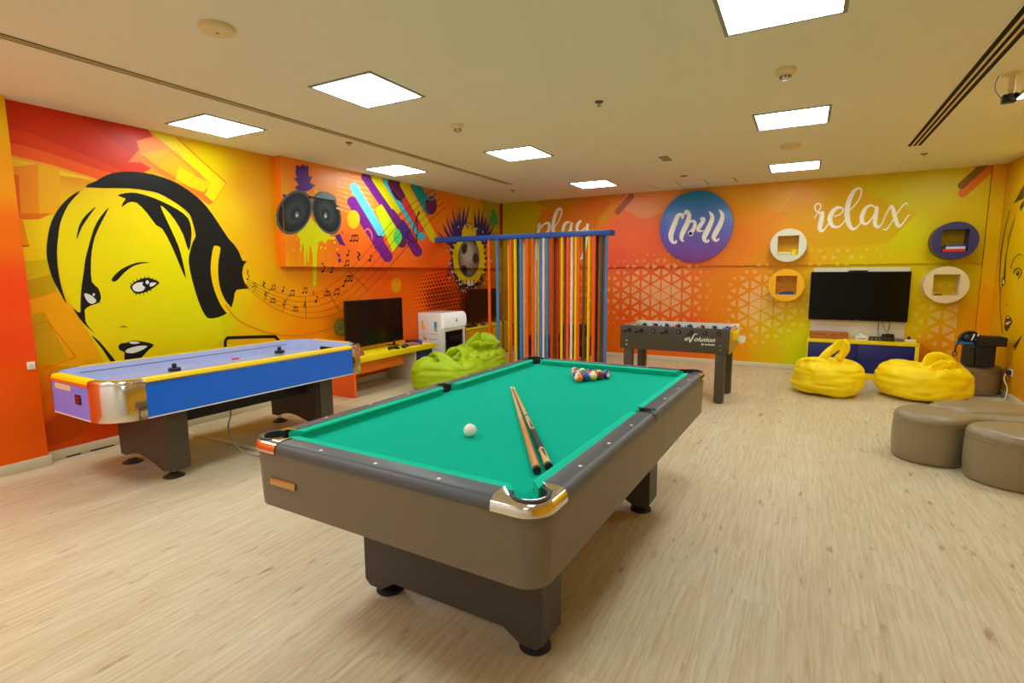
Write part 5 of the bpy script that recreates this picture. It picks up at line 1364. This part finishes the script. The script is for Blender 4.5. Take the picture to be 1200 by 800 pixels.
def onshelf(S, dx): return S[0]+dx, S[1]-.138
x, z = onshelf(S1, -.03); m = MB(); m.cyl((x-.1, 8.93, z+.022), (x+.075, 8.93, z+.022), .022, n=16); tag(m.build('paper_roll', M['cream'], None), 'cream roll lying in the white upper-left round shelf', 'roll')
t = thing('yellow_mug', 'small yellow mug in the white upper-left round shelf', 'mug', (S1[0]+.088, 8.91, z))
m = MB(); m.lathe([(.034,0),(.038,.004),(.038,.078),(.033,.078),(.032,.01)], n=22, cap1=True); m.build('mug_body', M['foosy'], t)
m = MB(); m.tube(spline([(.034,0,.06),(.058,0,.058),(.06,0,.03),(.036,0,.018)], 5), .006, 8); m.build('mug_handle', M['foosy'], t)
book('book', 'blue book lying flat in the amber round shelf', (S2[0]+.01, 8.93, S2[1]-.138), (.2, .14, .028), mat('cover_blue', (60, 56, 168), .4)); book('book', 'thin black booklet on top of the blue book in the amber shelf', (S2[0]+.03, 8.94, S2[1]-.1098), (.15, .12, .012), M['black'])
x, z = onshelf(S3, 0)
book('book', 'bright red book at the bottom of the stack in the navy shelf', (x+.0, 8.89, z), (.23, .15, .034), mat('cover_red', (222, 34, 30), .4), -.03)
book('book', 'white and blue book in the middle of the stack in the navy shelf', (x+.015, 8.90, z+.0342), (.2, .14, .03), mat('cover_white_blue', (190, 204, 226), .4), .03)
book('book', 'dark blue book on top of the stack in the navy shelf', (x+.01, 8.90, z+.0644), (.19, .13, .026), mat('cover_dark_blue', (46, 66, 120), .4), -.02)
m = MB(); m.box(x-.136, x-.105, 8.86, 8.93, z, z+.085, bev=.006); tag(m.build('black_case', M['black'], None), 'small black case left of the books in the navy shelf', 'case')
x, z = onshelf(S4, -.03); m = MB(); m.box(x-.075, x+.0, 8.87, 8.91, z, z+.018, bev=.004); tag(m.build('remote_control', M['black'], None), 'small black remote lying in the empty white round shelf', 'remote')

# round sign
sg = thing('round_sign', 'blue to violet round wall sign reading Chill', 'sign', (-1.577, YBB, 2.207))
sgm = bpy.data.materials.new('blue_violet_gradient'); sgm.use_nodes = True
nt = sgm.node_tree; b = nt.nodes['Principled BSDF']; tc = nt.nodes.new('ShaderNodeTexCoord'); sx = nt.nodes.new('ShaderNodeSeparateXYZ'); mr = nt.nodes.new('ShaderNodeMapRange')
mr.inputs['From Min'].default_value = -.56; mr.inputs['From Max'].default_value = .56; rp = nt.nodes.new('ShaderNodeValToRGB')
e = rp.color_ramp.elements; e[0].color = C(146, 76, 176); e[1].color = C(8, 142, 196); k = e.new(.5); k.color = C(94, 114, 210)
nt.links.new(tc.outputs['Object'], sx.inputs[0]); nt.links.new(sx.outputs['Z'], mr.inputs['Value']); nt.links.new(mr.outputs[0], rp.inputs[0]); nt.links.new(rp.outputs[0], b.inputs['Base Color']); b.inputs['Roughness'].default_value = .4
m = MB(); m.lathe([(.555,0),(.562,-.004),(.562,-.05),(.556,-.056),(.0,-.056)], axis='y', n=96); m.build('sign_disc', sgm, sg, ang=50)
CH = ([(288,326,20),(292,312,22),(275,300,24),(250,312,30),(226,370,34),(200,440,38),(190,490,36),(205,535,22),(232,538,16),(236,522,10)],
  [(312,290,22),(322,272,22),(338,285,28),(346,315,32),(330,375,36),(298,440,36),(280,490,30),(286,520,18),(300,528,8)],
  [(348,372,8),(368,356,16),(392,362,22),(396,388,26),(384,425,28),(362,450,28)], [(354,462,34),(362,466,34)],
  [(452,340,22),(466,334,26),(468,356,26),(446,385,30),(424,420,28),(430,440,20),(468,440,8)],
  [(514,274,6),(534,296,22),(544,330,30),(524,390,36),(490,460,38),(474,500,32),(486,530,20),(510,526,16),(512,514,8)],
  [(600,260,6),(620,282,22),(630,320,30),(612,380,36),(576,450,38),(556,492,32),(570,522,20),(594,514,16),(596,502,8)])
for grp in ((0,), (1, 2, 3), (4,), (5,), (6,)):
    lt = Mural([(1, YBB-.057, -1, None)]); lt.layer = 0
    for g in grp: lt.stroke([(p[0], p[1], p[2]*1.18) for p in crop(760, 210, 7.275, CH[g])], C(252, 250, 238), smooth=6)
    lt.v = [tuple(Vector(v)-sg.location) for v in lt.v]
    lo = lt.build('letter', PRINT); lo.parent = sg; lo['label'] = 'white script letter'

# ================================================================== GEAR ON THE CORNER OTTOMAN
zo = .368
t = thing('subwoofer_box', 'large black box standing on the corner ottoman', 'speaker', (1.905, 8.14, zo), .06); boxobj('box_body', (-.09, .09, -.1, .1, 0, .245), M['black'], t, .006); boxobj('box_front', (-.08, .08, -.103, -.099, .01, .235), M['blackm'], t)
t = thing('tower_speaker', 'narrow dark box with two slots left of the large black box', 'speaker', (1.772, 8.15, zo), .1); boxobj('tower_body', (-.036, .036, -.1, .1, 0, .24), mat('olive_black', (46, 42, 22), .5), t, .005)
for s in (-1, 1): boxobj('slot', (s*.017-.006, s*.017+.006, -.102, -.099, .16, .22), M['dark'], t)
t = thing('amplifier', 'flat black box lying across the top of the black boxes', 'electronics', (1.955, 8.12, zo+.2455), .02); boxobj('amplifier_body', (-.14, .125, -.11, .11, 0, .105), M['blackm'], t, .005); boxobj('amplifier_front', (-.13, .115, -.1125, -.109, .01, .095), M['black'], t)
t = thing('headset', 'black headset with white stripes and blue pad on the boxes', 'headset', (1.765, 8.14, zo+.24), .25)
m = MB(); m.tube(spline([(-.10,-.02,.02),(-.095,-.01,.09),(-.04,0,.14),(.04,.0,.145),(.10,0,.10)], 6), [.02]*25, 10); m.build('headband', M['black'], t)
m = MB(); m.box(-.115, .03, -.06, .06, .002, .035, bev=.012); o = m.build('ear_pad', mat('pad_blue', (40, 110, 180), .5), t); o['label'] = 'blue pad'
m = MB(); m.sphere((-.01, 0, .08), .06, u=20, v=12, sc=(1.2, .8, .9)); m.build('visor', M['black'], t)
for k in range(2): m = MB(); m.tube([(-.0+k*.04,-.055,.06),(.03+k*.04,-.035,.115),(.05+k*.04,0,.135)], .008, 8); m.build('stripe', M['white'], t)
m = MB(); m.tube(spline([(-.11,-.02,.03),(-.14,-.03,-.02),(-.145,-.03,-.09)], 5), .01, 8); st = m.build('strap', M['black'], t)
m = MB(); m.tube([(-.145+.022*math.cos(a), -.03, -.112+.024*math.sin(a)) for a in [2*PI*i/16 for i in range(17)]], .006, 8); m.build('strap_ring', M['black'], st)
w = on(1184.5, 436, 0, XR)
t = thing('wall_outlet', 'white wall outlet with a black plug on the right wall', 'outlet', (XR, w.y, w.z))
boxobj('face_plate', (-.008, 0, -.075, .075, -.04, .04), M['white'], t, .003); boxobj('plug', (-.05, -.008, -.06, .0, -.025, .025), M['black'], t, .008)
m = MB(); m.tube(spline([(XR-.045,w.y-.02,w.z-.01),(XR-.06,w.y-.03,w.z-.08),(XR-.03,w.y-.06,w.z-.18),(XR-.05,w.y-.08,.02),(XR-.1,w.y-.02,.008)], 6), .006, 8); o = m.build('power_cord', M['white'], t); o.matrix_parent_inverse = Matrix.Translation(t.location).inverted()
t = thing('wall_socket', 'small white socket on the edge of the orange pillar', 'outlet', (XP, 1.765, .81)); boxobj('face_plate', (0, .008, -.02, .03, -.03, .03), M['white'], t, .002); boxobj('rocker_switch', (.008, .012, -.005, .015, -.012, .012), M['cream'], t)

# ================================================================== CAMERA, WORLD, VIEW
cd = bpy.data.cameras.new('camera'); cd.sensor_width = 36; cd.lens = F/1200*36; cd.clip_start = .05
co = bpy.data.objects.new('camera', cd); COL.objects.link(co)
co.matrix_world = Matrix(((AX[0].x, -AX[1].x, -AX[2].x, CAM.x), (AX[0].y, -AX[1].y, -AX[2].y, CAM.y), (AX[0].z, -AX[1].z, -AX[2].z, CAM.z), (0, 0, 0, 1)))
scene.camera = co
wd = bpy.data.worlds.new('world'); scene.world = wd; wd.use_nodes = True
wd.node_tree.nodes['Background'].inputs[0].default_value = (1, .97, .9, 1); wd.node_tree.nodes['Background'].inputs[1].default_value = .3
scene.view_settings.view_transform = 'Standard'; scene.view_settings.look = 'None'
scene.view_settings.exposure = .1; scene.view_settings.gamma = 1
scene.cycles.use_denoising = True
scene.cycles.max_bounces = 8; scene.cycles.diffuse_bounces = 5; scene.cycles.glossy_bounces = 4; scene.cycles.transmission_bounces = 4
scene.cycles.caustics_reflective = False; scene.cycles.caustics_refractive = False; scene.cycles.sample_clamp_indirect = 6
